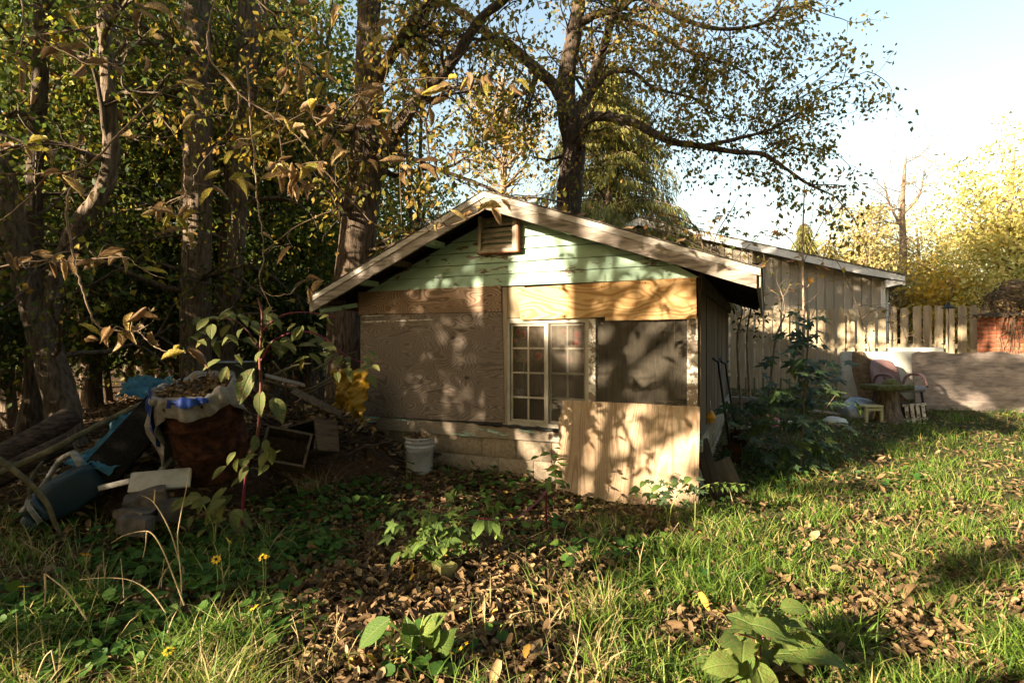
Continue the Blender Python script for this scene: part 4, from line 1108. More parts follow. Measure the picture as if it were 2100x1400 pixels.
def blob_tree(name, X, Y, h, rx_, rz, label, leaf, seed, n=9000, lens=(.10, .18), bark=None, group=None, trunk_r=.16, low=.2, clus=90, cl_r=.55, lean=0, tpl=LEAF2, cull=None, cat='tree'):
    rng = np.random.default_rng(seed); g = gzf(X, Y); bark = bark or M['bark']
    e = emp(name, (X, Y, g), 0, label, cat, group)
    top = np.array([lean*h, 0, h*.92])
    tr = spline([np.array([0, 0, -.1]), np.array([lean*h*.2+rng.normal(0, .1), rng.normal(0, .1), h*.35]), top*.7+rng.normal(0, .15, 3), top], 4)
    link('trunk', mesh_np('trunk', *tube_np(tr, np.linspace(trunk_r*1.2, trunk_r*.2, len(tr)), 9), [bark], smooth=True), e)
    cz = h-rz
    c = rng.normal(size=(clus, 3)); c /= np.linalg.norm(c, axis=1)[:, None]; c *= (rng.random(clus)**.45)[:, None]
    c = c*np.array([rx_, rx_*.85, rz])*(1+.15*rng.normal(size=(clus, 1)))+np.array([lean*h*.8, 0, cz])
    T = Tubes()
    for i in range(0, clus, 2):
        zt = max(low*h, c[i][2]-rng.uniform(.3, 1.6)); j = int(np.argmin(abs(tr[:, 2]-zt)))
        m = (tr[j]+c[i])/2+rng.normal(0, .15, 3); T.add(spline([tr[j], m, c[i]], 3), np.linspace(trunk_r*.28, .012, 7), 4)
    T.build('limbs', bark, e)
    k = rng.integers(0, clus, n); pos = c[k]+rng.normal(size=(n, 3))*cl_r*np.array([1, 1, .7])*rng.uniform(.6, 1.3, (clus, 1))[k]
    pos[:, 2] = np.maximum(pos[:, 2], low*h*.6+.1)
    tint = np.clip(rng.random(n)*.7+rng.random(clus)[k]*.5-.1, 0, 1)
    dv = rng.normal(size=(n, 3)); dv[:, 2] -= .5
    if cull is not None:
        kp = cull(pos+np.array([[X, Y, g]])); pos, dv, tint = pos[kp], dv[kp], tint[kp]
    o = leaves('crown', pos, dv, rng.uniform(lens[0], lens[1], len(pos)), tpl, leaf, e, rng, tint=tint); o['kind'] = 'stuff'
    return e

# ---------- the forked tree at the far left
L1 = [P(130, 850, 7.0), P(118, 790, 7.0), P(90, 690, 7.0), P(52, 560, 7.0), P(20, 430, 7.0), P(-20, 250, 7.0), P(-60, 50, 7.1), P(-80, -150, 7.2)]
L2 = [P(88, 680, 7.0), P(112, 600, 7.0), P(150, 480, 6.95), P(203, 405, 6.9), P(228, 330, 6.9), P(224, 200, 6.9), P(216, 60, 6.9), P(205, -120, 7.0)]
limb_tree('forked_tree', L1, [.20, .18, .165, .155, .14, .12, .10], [(L2, .115, .07)], 'forked grey-barked tree at the far left with one stem bending right', M['bark'], M['lf_woods'], 11, (5, 1.3, 1, 5), 7, .16, (.06, .11), trunk_spawn=10, from_t=.55)
limb_tree('upright_tree', [P(62, 870, 7.6), P(72, 700, 7.6), P(70, 400, 7.6), P(85, 100, 7.6), P(80, -200, 7.6)], [.12, .10, .09, .07], [], 'slim upright trunk just behind the forked tree', M['bark_walnut'], M['lf_dark'], 12, (4, 1.4, 1, 5), 7, .17, (.06, .11), trunk_spawn=12)
# ---------- two straight trunks
limb_tree('straight_tree', [P(402, 790, 8.6), P(402, 600, 8.6), P(406, 300, 8.6), P(402, 0, 8.6), P(398, -300, 8.7)], [.235, .22, .21, .20, .17], [], 'straight thick-barked tree, left one of the pair behind the drum', M['bark'], M['lf_woods'], 13, (4, 1.5, 1, 5), 7, .17, (.06, .11), trunk_spawn=16)
limb_tree('straight_tree', [P(448, 790, 9.0), P(468, 600, 9.0), P(490, 300, 9.0), P(510, 60, 9.0), P(522, -250, 9.1)], [.20, .19, .185, .175, .15], [], 'slightly leaning tree, right one of the pair behind the drum', M['bark'], M['lf_woods'], 14, (4, 1.5, 1, 5), 7, .17, (.06, .11), trunk_spawn=16)
# ---------- thick forking tree left behind the shed
tA = [P(712, 800, 8.6), P(716, 640, 8.6), P(735, 480, 8.6), P(752, 300, 8.6), P(755, 150, 8.6), P(757, 0, 8.6), P(757, -200, 8.6)]
limbsA = [([P(758, 400, 8.6), P(786, 321, 8.5), P(814, 271, 8.4), P(850, 214, 8.3), P(904, 157, 8.2), P(943, 104, 8.1), P(986, 39, 8.0), P(1040, -5, 7.9), P(1090, -60, 7.8)], .115, .05),
          ([P(757, 215, 8.6), P(779, 154, 8.5), P(821, 86, 8.4), P(850, 43, 8.3), P(886, -5, 8.3), P(920, -70, 8.3)], .10, .06),
          ([P(650, 225, 8.2), P(707, 246, 8.35), P(736, 262, 8.4), P(804, 304, 8.2), P(886, 343, 8.1), P(957, 368, 8.0), P(1010, 389, 7.9)], .05, .02),
          ([P(740, 300, 8.6), P(690, 235, 8.3), P(640, 215, 8.1), P(575, 225, 7.9)], .05, .02)]
limb_tree('thick_forking_tree', tA, [.33, .315, .285, .25, .20, .175, .15], limbsA, 'thick dark tree with forking limbs at the left end of the shed roof', M['bark_walnut'], M['lf_walnut'], 15, (10, 1.2, 2, 3), 4, .11, (.045, .12), trunk_spawn=7)
# ---------- tree behind the shed with the long limb to the right
YB = 11.2
tB = [P(1163, 560, YB), P(1165, 440, YB), P(1172, 350, YB), P(1178, 300, YB), P(1165, 240, YB), P(1160, 180, YB), P(1168, 120, YB), P(1180, 60, YB), P(1187, 0, YB), P(1192, -120, YB)]
limbsB = [([P(1150, 200, YB), P(1136, 175, YB), P(1096, 139, 11.0), P(1053, 100, 10.8), P(1011, 79, 10.6), P(975, 46, 10.4), P(921, 11, 10.2), P(896, 7, 10.1), P(871, 18, 10)], .13, .04),
          ([P(1096, 139, 11.0), P(1098, 165, 11.0), P(1085, 185, 10.9), P(1050, 200, 10.8)], .06, .03),
          ([P(1180, 290, YB), P(1186, 225, YB), P(1204, 200, YB), P(1221, 143, YB), P(1243, 82, YB), P(1257, 29, YB), P(1266, -30, YB)], .12, .07),
          ([P(1186, 50, YB), P(1225, 29, 11), P(1271, 18, 10.8), P(1310, -10, 10.6), P(1400, -30, 10.4)], .09, .04),
          ([P(1178, 275, YB), P(1210, 243, 11), P(1243, 240, 10.8), P(1294, 249, 10.6), P(1341, 274, 10.4), P(1380, 291, 10.3), P(1440, 300, 10.1), P(1500, 311, 10), P(1564, 317, 9.8), P(1607, 343, 9.7), P(1650, 373, 9.6), P(1690, 392, 9.5)], .105, .012),
          ([P(1210, 195, YB), P(1250, 150, 11), P(1300, 150, 10.8), P(1340, 180, 10.6), P(1420, 200, 10.4)], .06, .02),
          ([P(1440, 300, 10.1), P(1510, 285, 9.9), P(1580, 265, 9.8), P(1650, 225, 9.6)], .04, .015),
          ([P(1310, -10, 10.6), P(1400, 40, 10.2), P(1480, 60, 10), P(1560, 50, 9.8), P(1600, 20, 9.7)], .05, .02),
          ([P(1257, 29, YB), P(1330, 60, 10.8), P(1420, 110, 10.4), P(1490, 130, 10.2)], .05, .02)]
limb_tree('spreading_tree', tB, [.30, .27, .25, .24, .22, .19, .17, .15, .13, .12], limbsB, 'tall spreading tree behind the shed with a long limb reaching right', M['bark_walnut'], M['lf_walnut'], 16, (15, 1.0, 2, 3), 3, .10, (.045, .12), trunk_spawn=5, roots=False)

# ---------- slender trunks deep in the shaded wood
SLB = ['slender dark trunk just left of the straight trunk pair', 'second slender trunk left of the straight trunk pair, farther back', 'slender trunk right of the trunk pair, leaning right', 'slender trunk leaning left between the trunk pair and the thick tree', 'thinnest dark stem leaning towards the left eave', 'upright slender trunk close to the left eave', 'slender trunk behind the bent stem of the forked tree', 'far slender trunk between bent stem and trunk pair', 'slender trunk at the left edge behind the forked tree', 'far thicker trunk right behind the trunk pair', 'thin sapling stem leaning right behind the left roof slope', 'thin sapling stem leaning left behind the left roof slope']
k = 0
for (px, Y, r, ln) in ((330, 11, .07, .02), (300, 13, .09, -.02), (560, 12, .08, .03), (590, 14, .09, -.04), (620, 11.5, .06, .05), (655, 14, .08, 0), (180, 11, .08, .05), (265, 15, .10, .02), (25, 12, .10, -.03), (530, 15.5, .11, .02), (845, 13, .06, .04), (860, 14, .06, -.05)):
    p0 = P(px, 0, Y); g = gzf(p0[0], Y); h = random.uniform(7.5, 10)
    tr = [np.array([p0[0], Y, g]), np.array([p0[0]+ln*h*.4, Y, g+h*.4]), np.array([p0[0]+ln*h+random.uniform(-.3, .3), Y, g+h])]
    lb = SLB[k]
    limb_tree('slender_tree', tr, [r, r*.8, r*.5], [], lb, M['bark_walnut'], M['lf_dark'] if k % 2 else M['lf_woods'], 30+k, (4, 1.5, 1, 5), 8 if px < 800 else 4, .2, (.07, .13), trunk_spawn=14 if px < 800 else 8, group='slender trunks in the wood' if px < 800 else 'saplings behind the roof')
    k += 1
# ---------- leafy trees that close the wood on the left
k = 0
for (px, Y, h, rx_, rz, lf, lb) in (
    (40, 10.5, 7.5, 2.0, 3.2, 'lf_dark', 'dense dark green tree behind the forked tree at the left edge'),
    (190, 9.6, 9.0, 2.1, 3.4, 'lf_woods', 'yellow-green leafy tree above the bent stem on the left'),
    (300, 11.5, 9.5, 2.4, 3.6, 'lf_woods', 'yellow-green leafy tree left of the straight trunk pair'),
    (560, 12.0, 10., 2.2, 4.0, 'lf_woods', 'yellow-green leafy tree between the trunk pair and the thick tree'),
    (640, 15.0, 9.0, 2.4, 3.4, 'lf_woods', 'leafy tree glowing yellow left of the thick trunk'),
    (430, 14.0, 12., 2.8, 5.0, 'lf_dark', 'tall dark leafy tree behind the trunk pair'),
    (120, 14.0, 11., 3.0, 4.5, 'lf_dark', 'tall dark leafy tree deep in the left wood'),
    (20, 8.2, 3.2, 1.1, 1.2, 'lf_dark', 'low dark green bush under the forked tree'),
    (90, 12.5, 2.8, 1.6, 1.1, 'lf_dark', 'low dark bush between the forked tree and the upright trunk'),
    (200, 13.0, 2.8, 1.8, 1.1, 'lf_dark', 'low dark bush behind the bent stem'),
    (330, 13.5, 2.8, 1.8, 1.1, 'lf_dark', 'low dark bush behind the slender trunks left of the pair'),
    (520, 13.0, 2.8, 1.8, 1.1, 'lf_dark', 'low dark bush just right of the trunk pair'),
    (220, 10.0, 3.0, 1.5, 1.2, 'lf_dark', 'low dark green bush behind the logs'),
    (360, 11.0, 3.2, 1.6, 1.3, 'lf_dark', 'low dark green bush between the trunks'),
    (560, 10.2, 3.0, 1.4, 1.2, 'lf_dark', 'low dark green bush left of the thick tree'),
    (640, 11.0, 4.0, 1.3, 1.6, 'lf_woods', 'mid-height yellow-green shrub beside the left eave'),
    (300, 16.0, 3.6, 2.6, 1.6, 'lf_dark', 'wide dark bush deep behind the trunk pair, left'),
    (470, 16.5, 3.6, 2.6, 1.6, 'lf_dark', 'wide dark bush deep behind the trunk pair, right'),
    (610, 15.5, 3.2, 2.0, 1.4, 'lf_dark', 'wide dark bush deep behind the left eave'),
    (120, 16.5, 3.6, 2.6, 1.6, 'lf_dark', 'wide dark bush deep behind the forked tree'),
    (690, 17.0, 5.0, 2.2, 2.0, 'lf_ochre', 'sunlit ochre shrub seen past the left eave'),
    (870, 18.0, 6.0, 2.0, 2.4, 'lf_woods', 'small leafy tree behind the left roof slope')):
    X = (px-1050)/F*Y
    dens = int(4200*rx_*(rz/2)**.5) if rz < 2 else int(3300*rx_*(rz/2)**.7)
    blob_tree('leafy_tree' if h > 4.5 else 'leafy_bush', X, Y, h, rx_, rz, lb, M[lf], 60+k, int(dens*1.25), (.05, .15), trunk_r=.07+.008*h, low=.15 if h < 4.5 else .3, clus=int(40*rx_*rz/2), cl_r=.36, cat='tree' if h > 4.5 else 'bush'); k += 1
rr = np.random.default_rng(5)
n = 52000
pos = np.column_stack([rr.uniform(-34, -.5, n), rr.uniform(20, 27, n), .4+15*rr.random(n)**.85])
sel = (np.sin(pos[:, 0]*.9)+np.sin(pos[:, 2]*1.3+pos[:, 0]*.5)+rr.normal(0, .8, n) > -.9) & (pos[:, 2] < 8.5+np.sin(pos[:, 0]*.7)*1.5+np.clip((-3-pos[:, 0])*.8, 0, 8))
sel &= rr.random(n) < np.clip((-pos[:, 0]-.5)/6+.25, 0, 1)
pos = pos[sel]
o = leaves('distant_woods', pos, rr.normal(size=(len(pos), 3)), rr.uniform(.18, .34, len(pos)), LEAF2, M['lf_dark'], None, rr)
tag(o, 'dark mass of far leafy woods behind the trees on the left', 'woods', kind='stuff')

# ---------- hemlock
def hemlock(X, Y, h, rb, label, seed, n=15000):
    rng = np.random.default_rng(seed); g = gzf(X, Y); e = emp('hemlock_tree', (X, Y, g), 0, label, 'conifer')
    tr = np.array([(0, 0, 0), (0, 0, h*.5), (0, 0, h)]); link('trunk', mesh_np('trunk', *tube_np(spline(tr, 5), np.linspace(.28, .02, 11), 9), [M['bark']], smooth=True), e)
    T = Tubes(); P_, D_, S_ = [], [], []
    nb = 230
    for i in range(nb):
        z = h*(.12+.87*rng.random()**.9); a = rng.uniform(0, 6.28); L = rb*(1-z/h)**.75*rng.uniform(.65, 1.1)+.15
        ts = np.linspace(0, 1, 7); dx = np.array([math.cos(a), math.sin(a), 0])
        pts = np.array([[0, 0, z]])+ts[:, None]*L*dx+np.column_stack([0*ts, 0*ts, .18*L*ts-.42*L*ts**2])
        T.add(pts, np.linspace(.035, .008, 7), 4)
        m = int(n/nb*(.4+L/rb)); t = rng.uniform(.12, 1.02, m)
        q = np.array([np.interp(t, ts, pts[:, c]) for c in range(3)]).T
        side = np.cross(dx, [0, 0, 1]); q += side*rng.normal(0, .13*L*.5+.05, m)[:, None]*(1-t*.5)[:, None]; q[:, 2] -= np.abs(rng.normal(0, .10, m))
        d = np.column_stack([rng.normal(0, .3, m)+dx[0]*.3, rng.normal(0, .3, m)+dx[1]*.3, -np.ones(m)])
        P_.append(q); D_.append(d); S_.append(rng.uniform(.10, .34, m))
    T.build('branches', M['bark'], e)
    o = leaves('needle_sprays', np.concatenate(P_), np.concatenate(D_), np.concatenate(S_), NEEDLE, M['lf_hemlock'], e, rng); o['kind'] = 'stuff'
hemlock(3.1, 18.2, 10.0, 4.7, 'tall drooping hemlock behind the right roof slope', 21, 70000)
hemlock(10.3, 20.0, 5.2, 1.1, 'small pointed evergreen beyond the outbuilding roof', 22, 9000)
# ---------- bright trees beyond the fence
k = 0
for (px, Y, h, rx_, rz, lf, lb, ln) in (
    (2080, 15.5, 6.9, 1.9, 3.0, 'lf_yellow', 'bright yellow leafy tree at the right edge beyond the fence', 0),
    (2260, 19.0, 9.0, 2.6, 4.0, 'lf_yellow', 'big yellow tree half out of the frame at the right edge', 0),
    (1770, 21.0, 6.4, 1.5, 2.4, 'lf_ochre', 'ochre leafy tree just right of the outbuilding roof', 0),
    (1880, 22.5, 6.0, 1.9, 2.3, 'lf_ochre', 'ochre leafy tree behind the bare tree beyond the fence', 0),
    (1990, 24.0, 5.6, 2.2, 2.2, 'lf_ochre', 'pale ochre tree between the bare tree and the yellow tree', 0),
    (1700, 26.0, 5.6, 1.8, 2.2, 'lf_gold', 'far golden tree above the outbuilding roof', 0),
    (1850, 17.0, 3.6, 1.4, 1.5, 'lf_ochre', 'low golden shrub behind the pickets right of the outbuilding', 0),
    (1950, 16.0, 3.3, 1.4, 1.4, 'lf_gold', 'low golden shrub behind the garden lamp', 0),
    (2060, 14.5, 3.1, 1.2, 1.2, 'lf_yellow', 'low yellow shrub behind the brick pier', 0),
    (1640, 30.0, 5.2, 2.2, 2.0, 'lf_yellow', 'far pale yellow tree low over the outbuilding roof', 0),
    (1540, 30.0, 4.8, 2.2, 1.8, 'lf_ochre', 'far ochre tree low over the shed eave', 0),
    (1030, 24.0, 13.2, 2.6, 3.2, 'lf_gold', 'golden tree top glowing above the shed ridge', 0)):
    X = (px-1050)/F*Y
    blob_tree('autumn_tree' if h > 4 else 'autumn_shrub', X, Y, h, rx_, rz, lb, M[lf], 90+k, int((4300 if h < 13 else 1100)*rx_*(rz/2)**.5), (.08, .15), M['bark_pale'], None, .06+.012*h, .12, int(34*rx_*rz/2)+14, .34, ln, cat='tree' if h > 4 else 'shrub'); k += 1
# ---------- bare tree
bt = [P(1850, 640, 17.5), P(1852, 520, 17.5), P(1850, 430, 17.5), P(1855, 350, 17.5), P(1858, 320, 17.5)]
limb_tree('bare_tree', bt, [.15, .12, .09, .05, .02], [([P(1851, 470, 17.5), P(1825, 420, 17.4), P(1812, 370, 17.3)], .05, .012), ([P(1851, 440, 17.5), P(1885, 400, 17.4), P(1895, 350, 17.3)], .05, .012)], 'leafless pale tree standing out against the white sky', M['bark_pale'], None, 44, (9, 1.1, 2, 4), trunk_spawn=10)

# ---------- trees beside and behind the photographer's left: they only cast the dappled shade, crown gaps cut by light maps
WALLMAP = ["99999999", "55788988", "36889899", "01257989", "00012436", "01100317", "01001328", "00012899", "00014999", "00003999"]
GNDMAP = ["000000000000000111344", "000000000000000112456", "110000014555024678999", "000000026777469999988", "122346789777999999999", "346776777789999999999"]
def lit_prob(p):
    d = -np.array(SUN); n = len(p)
    out = np.full(n, .62)
    # ground
    t = (p[:, 2]-.1)/(-d[2]); h = p+t[:, None]*d
    y = np.maximum(h[:, 1], .6); px = 1050+F*h[:, 0]/y; py = 700+F*1.4/y
    g = (h[:, 1] > 1.2) & (h[:, 1] < 16)
    ci = np.clip((px/100).astype(int), 0, 20); ri = np.clip((py/100).astype(int)-8, 0, 5)
    gm = np.array([[int(c)/10*1.08 for c in r] for r in GNDMAP])[ri, ci]
    woods = (px < 600) & (h[:, 1] > 6.5); gm = np.where(woods, .5, gm)
    far = (h[:, 1] > 11.0) & (h[:, 0] > 3); gm = np.where(far, .74, gm)
    out = np.where(g, gm, out)
    # shed front
    xl, yl = shed_local(p); dy = d[0]*VY[0]+d[1]*VY[1]; dx = d[0]*UX[0]+d[1]*UX[1]
    t = (-.03-yl)/dy; hx = xl+t*dx; hz = p[:, 2]+t*d[2]
    w = (t > 0) & (hx > 0) & (hx < SW) & (hz > 0) & (hz < 3)
    wm = np.array([[int(c)/10+.05 for c in r] for r in WALLMAP])[np.clip(9-(hz/.3).astype(int), 0, 9), np.clip((hx/SW*8).astype(int), 0, 7)]
    out = np.where(w, wm, out)
    t = (3.3-p[:, 1])/d[1]; hx = p[:, 0]+t*d[0]; hz = p[:, 2]+t*d[2]
    return np.where((hx > -3.1) & (hx < .05) & (hz > 1.45) & (hz < 3.7), np.maximum(out, .93), out)
E1 = np.array([-SUN[1], SUN[0], 0]); E1 /= np.linalg.norm(E1); E2 = np.cross(np.array(SUN), E1)
rn = np.random.default_rng(77)
KV = [(rn.normal(0, 1, 2), rn.uniform(0, 6.28), f, a) for f, a in ((1.6, .9), (1.6, .9), (3.2, .9), (3.2, .9), (6, .7), (6, .7), (12, .4), (12, .4))]
def gapnoise(p):
    a = p@E1; b = p@E2; v = 0*a
    for kv, ph_, f, am in KV: v = v+am*np.sin((kv[0]*a+kv[1]*b)*f+ph_)
    r = np.empty(len(v)); r[np.argsort(v)] = np.linspace(0, 1, len(v)); return r
NS = 135000
sp_ = np.column_stack([rn.uniform(-16, -6.2, NS), rn.uniform(-10, 7, NS), .4+11.5*rn.random(NS)**1.15])
vis = (sp_[:, 1] > .3) & (1050+F*sp_[:, 0]/np.maximum(sp_[:, 1], .3) > -140)
keep = (gapnoise(sp_) > lit_prob(sp_)) & ~vis
sp_ = sp_[keep]
ctr = np.array([(-9.0, -.6), (-9.5, 1.6), (-8.6, -6.0), (-12.2, -8.2), (-12.4, -3.0), (-13.8, 2.2), (-11.0, 5.2)])
own = np.argmin(((sp_[:, None, :2]-ctr[None])**2).sum(-1), 1)
for i, c in enumerate(ctr):
    e = emp('shade_tree', (c[0], c[1], gzf(*c)), 0, 'broad leafy tree out of frame on the left that shades the yard', 'tree', 'shade trees left of the frame')
    T = Tubes(); rs_ = np.random.default_rng(200+i)
    T.add(spline([(0, 0, -.1), (rs_.normal(0, .1), 0, 3), (rs_.normal(0, .3), 0, 7), (0, 0, 10.5)], 4), np.linspace(.16, .03, 13), 9)
    q = sp_[own == i]
    for j in range(40):
        t_ = q[rs_.integers(len(q))]-np.array([c[0], c[1], 0]); z0 = max(.8, t_[2]*.75-.6)
        T.add(spline([np.array([0, 0, z0]), np.array([t_[0]*.5, t_[1]*.5, (z0+t_[2])/2]), t_], 3), np.linspace(.05, .01, 7), 4)
    T.build('trunk', M['bark'], e)
    dv = rs_.normal(size=(len(q), 3)); dv[:, 2] -= .4
    o = leaves('crown', q-np.array([[c[0], c[1], gzf(*c)]]), dv, rs_.uniform(.13, .21, len(q)), LEAF2, M['lf_woods'], e, rs_); o['kind'] = 'stuff'

# ---------- unseen trees added around the frame: they block sky light to deepen the shade
k = 0
for (X, Y, h, rx_) in ((-4.5, -6.0, 13, 2.8), (-.8, -6.2, 14, 3.0), (3.0, -6, 14, 3.0), (6.6, -5.0, 13, 2.8), (9.5, -1.5, 12, 2.6), (12.5, 2.5, 10, 2.6), (2, -12, 16, 3.6), (8.5, -9, 15, 3.4), (-5, -11, 15, 3.4), (-2.4, -3.0, 12, 2.4), (-4.6, 3.0, 10.5, 2.4), (-2.0, -1.9, 11, 2.4)):
    if k > 9: rx_ *= 1.15
    blob_tree('sky_block_tree', X, Y, h, rx_, h*(.42 if k < 10 else .19), 'added leafy tree out of frame that blocks sky light', M['lf_woods'], 260+k, 6500, (.22, .34), group='added out-of-frame trees blocking sky light', trunk_r=.16, low=.12 if k < 10 else .62, clus=90, cl_r=.6); k += 1

# ================================================================== single large leaves
def leaf_mesh(kind, seed, mat):
    rng = np.random.default_rng(seed); V = []; Fc = []
    if kind == 'maple':
        out = []
        lobes = [(-2.2, .55), (-1.05, .82), (0, 1.0), (1.05, .82), (2.2, .55)]
        for i, (a, r) in enumerate(lobes):
            a += rng.normal(0, .05)
            out += [(a-.30, r*.62), (a-.13, r*.80), (a, r), (a+.13, r*.80), (a+.30, r*.62)]
            if i < 4: out.append(((a+lobes[i+1][0])/2, .36))
        out.append((3.14, .12))
        V = [(0, .28, .0)]
        cup = rng.uniform(-.25, -.05)
        for a, r in out:
            x, y = r*math.sin(a)*.62, .28+r*math.cos(a)*.72; V.append((x, y, cup*(x*x+(y-.28)**2)+rng.normal(0, .015)))
        n = len(out); Fc = [(0, i+1, (i+1) % n+1) for i in range(n)]
        me = bpy.data.meshes.new('leaf'); me.from_pydata(V, [], Fc)
    else:
        nx, ny = 4, 8
        wid = {'dry': .23, 'poke': .26, 'small': .30, 'broad': .34}[kind]*rng.uniform(.85, 1.15)
        c1 = rng.uniform(.9, 2.2) if kind == 'dry' else rng.uniform(.1, .35)
        bend = rng.uniform(-.8, .9) if kind == 'dry' else rng.uniform(.25, .9)
        tw = rng.uniform(-1.0, 1.0) if kind == 'dry' else rng.uniform(-.25, .25)
        y = z = 0; ang = .2
        for j in range(ny+1):
            t = j/ny; w = wid*(math.sin(math.pi*min(1, t*.98+.015)**.75))**.9 if kind not in ('poke', 'broad') else wid*math.sin(math.pi*min(.995, t**.8+.01))**.85
            for i in range(nx+1):
                u = i/nx*2-1; f = c1*abs(u); 
                x = w*u*(math.sin(f)/f if f > .01 else 1); zz = w*abs(u)*(1-math.cos(f))/(f if f > .01 else 1)*1.6
                if kind == 'dry': zz += rng.normal(0, .018); x += rng.normal(0, .008)
                else: zz += .014*math.sin(t*22+u*2)*abs(u)
                a = tw*t; V.append((x*math.cos(a)-zz*math.sin(a), y, z+x*math.sin(a)+zz*math.cos(a)))
            ang -= bend/ny; y += math.cos(ang)/ny; z += math.sin(ang)/ny
        Fc = [(j*(nx+1)+i, j*(nx+1)+i+1, (j+1)*(nx+1)+i+1, (j+1)*(nx+1)+i) for j in range(ny) for i in range(nx)]
        me = bpy.data.meshes.new('leaf'); me.from_pydata(V, [], Fc); 
        me.polygons.foreach_set('use_smooth', np.ones(len(Fc), bool))
    me.update(); me.materials.append(mat); return me
def put_leaf(me, pos, d, up, size, parent, name='leaf'):
    d = Vector(d).normalized(); x = d.cross(Vector(up)); x = x.normalized() if x.length > 1e-3 else Vector((1, 0, 0)); z = x.cross(d)
    m = Matrix((x, d, z)).transposed().to_4x4(); m.translation = Vector(pos)-(parent.location if parent else Vector())
    o = bpy.data.objects.new(name, me); C.objects.link(o); o.parent = parent
    o.matrix_local = m @ Matrix.Scale(size, 4); return o

# ---------- foreground sapling with dried hanging leaves
DRY = [leaf_mesh('dry', 300+i, M['lfo_dry']) for i in range(9)]
rng = np.random.default_rng(55)
tb0 = np.array([-3.5, 2.35, gzf(-3.5, 2.35)])
hs = emp('dry_leaf_sapling', tuple(tb0), 0, 'sapling with arching twigs and curled dry leaves hanging across the left foreground', 'sapling')
YS = 3.3
main = [tb0, tb0+np.array([.05, .02, 1.2]), tb0+np.array([.25, .2, 2.1]), np.array([-3.05, 3.2, 2.52]), P(-20, 352, YS), P(40, 357, YS), P(96, 357, YS), P(157, 350, YS), P(200, 325, YS), P(232, 286, YS), P(271, 246, YS), P(314, 207, YS), P(343, 179, YS), P(411, 161, YS), P(429, 118, YS), P(425, 71, YS), P(436, 21, YS), P(450, -40, YS), P(480, -120, YS)]
def px_line(pts, Y): return [P(a, b, Y) for a, b in pts]
SK = [(main, .035, .006),
      (px_line([(425, 71), (432, 121), (450, 146), (489, 189), (518, 214), (557, 236), (572, 275), (583, 330), (600, 360)], YS), .007, .0025),
      (px_line([(450, 150), (470, 165), (490, 195), (485, 240), (460, 280), (430, 315), (405, 350), (395, 380)], YS), .0045, .002),
      (px_line([(157, 350), (150, 375), (140, 405), (137, 440), (142, 483), (153, 540), (167, 587), (180, 627), (200, 667), (240, 678), (283, 680), (307, 703), (333, 718), (373, 720)], 3.2), .008, .003),
      (px_line([(507, 140), (515, 250), (522, 330), (527, 400), (530, 433), (538, 483), (540, 533), (533, 583), (560, 607), (597, 600)], 3.4), .006, .002),
      (px_line([(533, 583), (550, 620), (560, 645), (556, 660)], 3.4), .003, .002),
      (px_line([(557, 236), (610, 280), (650, 330), (700, 390), (771, 460), (838, 477), (902, 468), (957, 449), (1017, 418), (1052, 406)], 3.5), .005, .002),
      (px_line([(100, 357), (60, 400), (20, 440), (-20, 460)], 3.2), .005, .003),
      (px_line([(314, 220), (345, 260), (375, 310), (378, 370), (380, 400)], YS), .004, .002),
      (px_line([(-30, 555), (60, 535), (130, 535), (200, 530), (260, 527), (275, 540)], 3.2), .005, .002),
      (px_line([(-30, 320), (-5, 300), (20, 310), (60, 300), (110, 295), (150, 302), (180, 310)], 3.1), .004, .002),
      (px_line([(557, 236), (620, 245), (680, 230), (740, 190), (800, 170), (880, 160), (960, 165), (1040, 170)], 3.6), .005, .002),
      (px_line([(40, -20), (50, 40), (45, 100), (90, 60), (150, 75), (210, 120), (250, 140)], 3.2), .005, .002),
      (px_line([(60, 40), (75, 70), (120, 100), (180, 130), (235, 135)], 3.0), .004, .002),
      (px_line([(493, -30), (560, 30), (600, 70), (620, 150), (640, 240)], 3.4), .005, .002),
      (px_line([(538, 520), (600, 470), (660, 440), (700, 430)], 3.45), .003, .002)]
T = Tubes(); allp = []
for pts, r0, r1 in SK:
    s = spline(pts, 5); s[4:] += rng.normal(0, .0028, s[4:].shape); T.add(s, np.linspace(r0, r1, len(s)) if r0 < .03 else np.interp(np.arange(len(s)), [0, 14, 20, 40, len(s)], [.03, .018, .008, .0062, .004]), 6); allp.append(s)
allp = np.concatenate(allp)
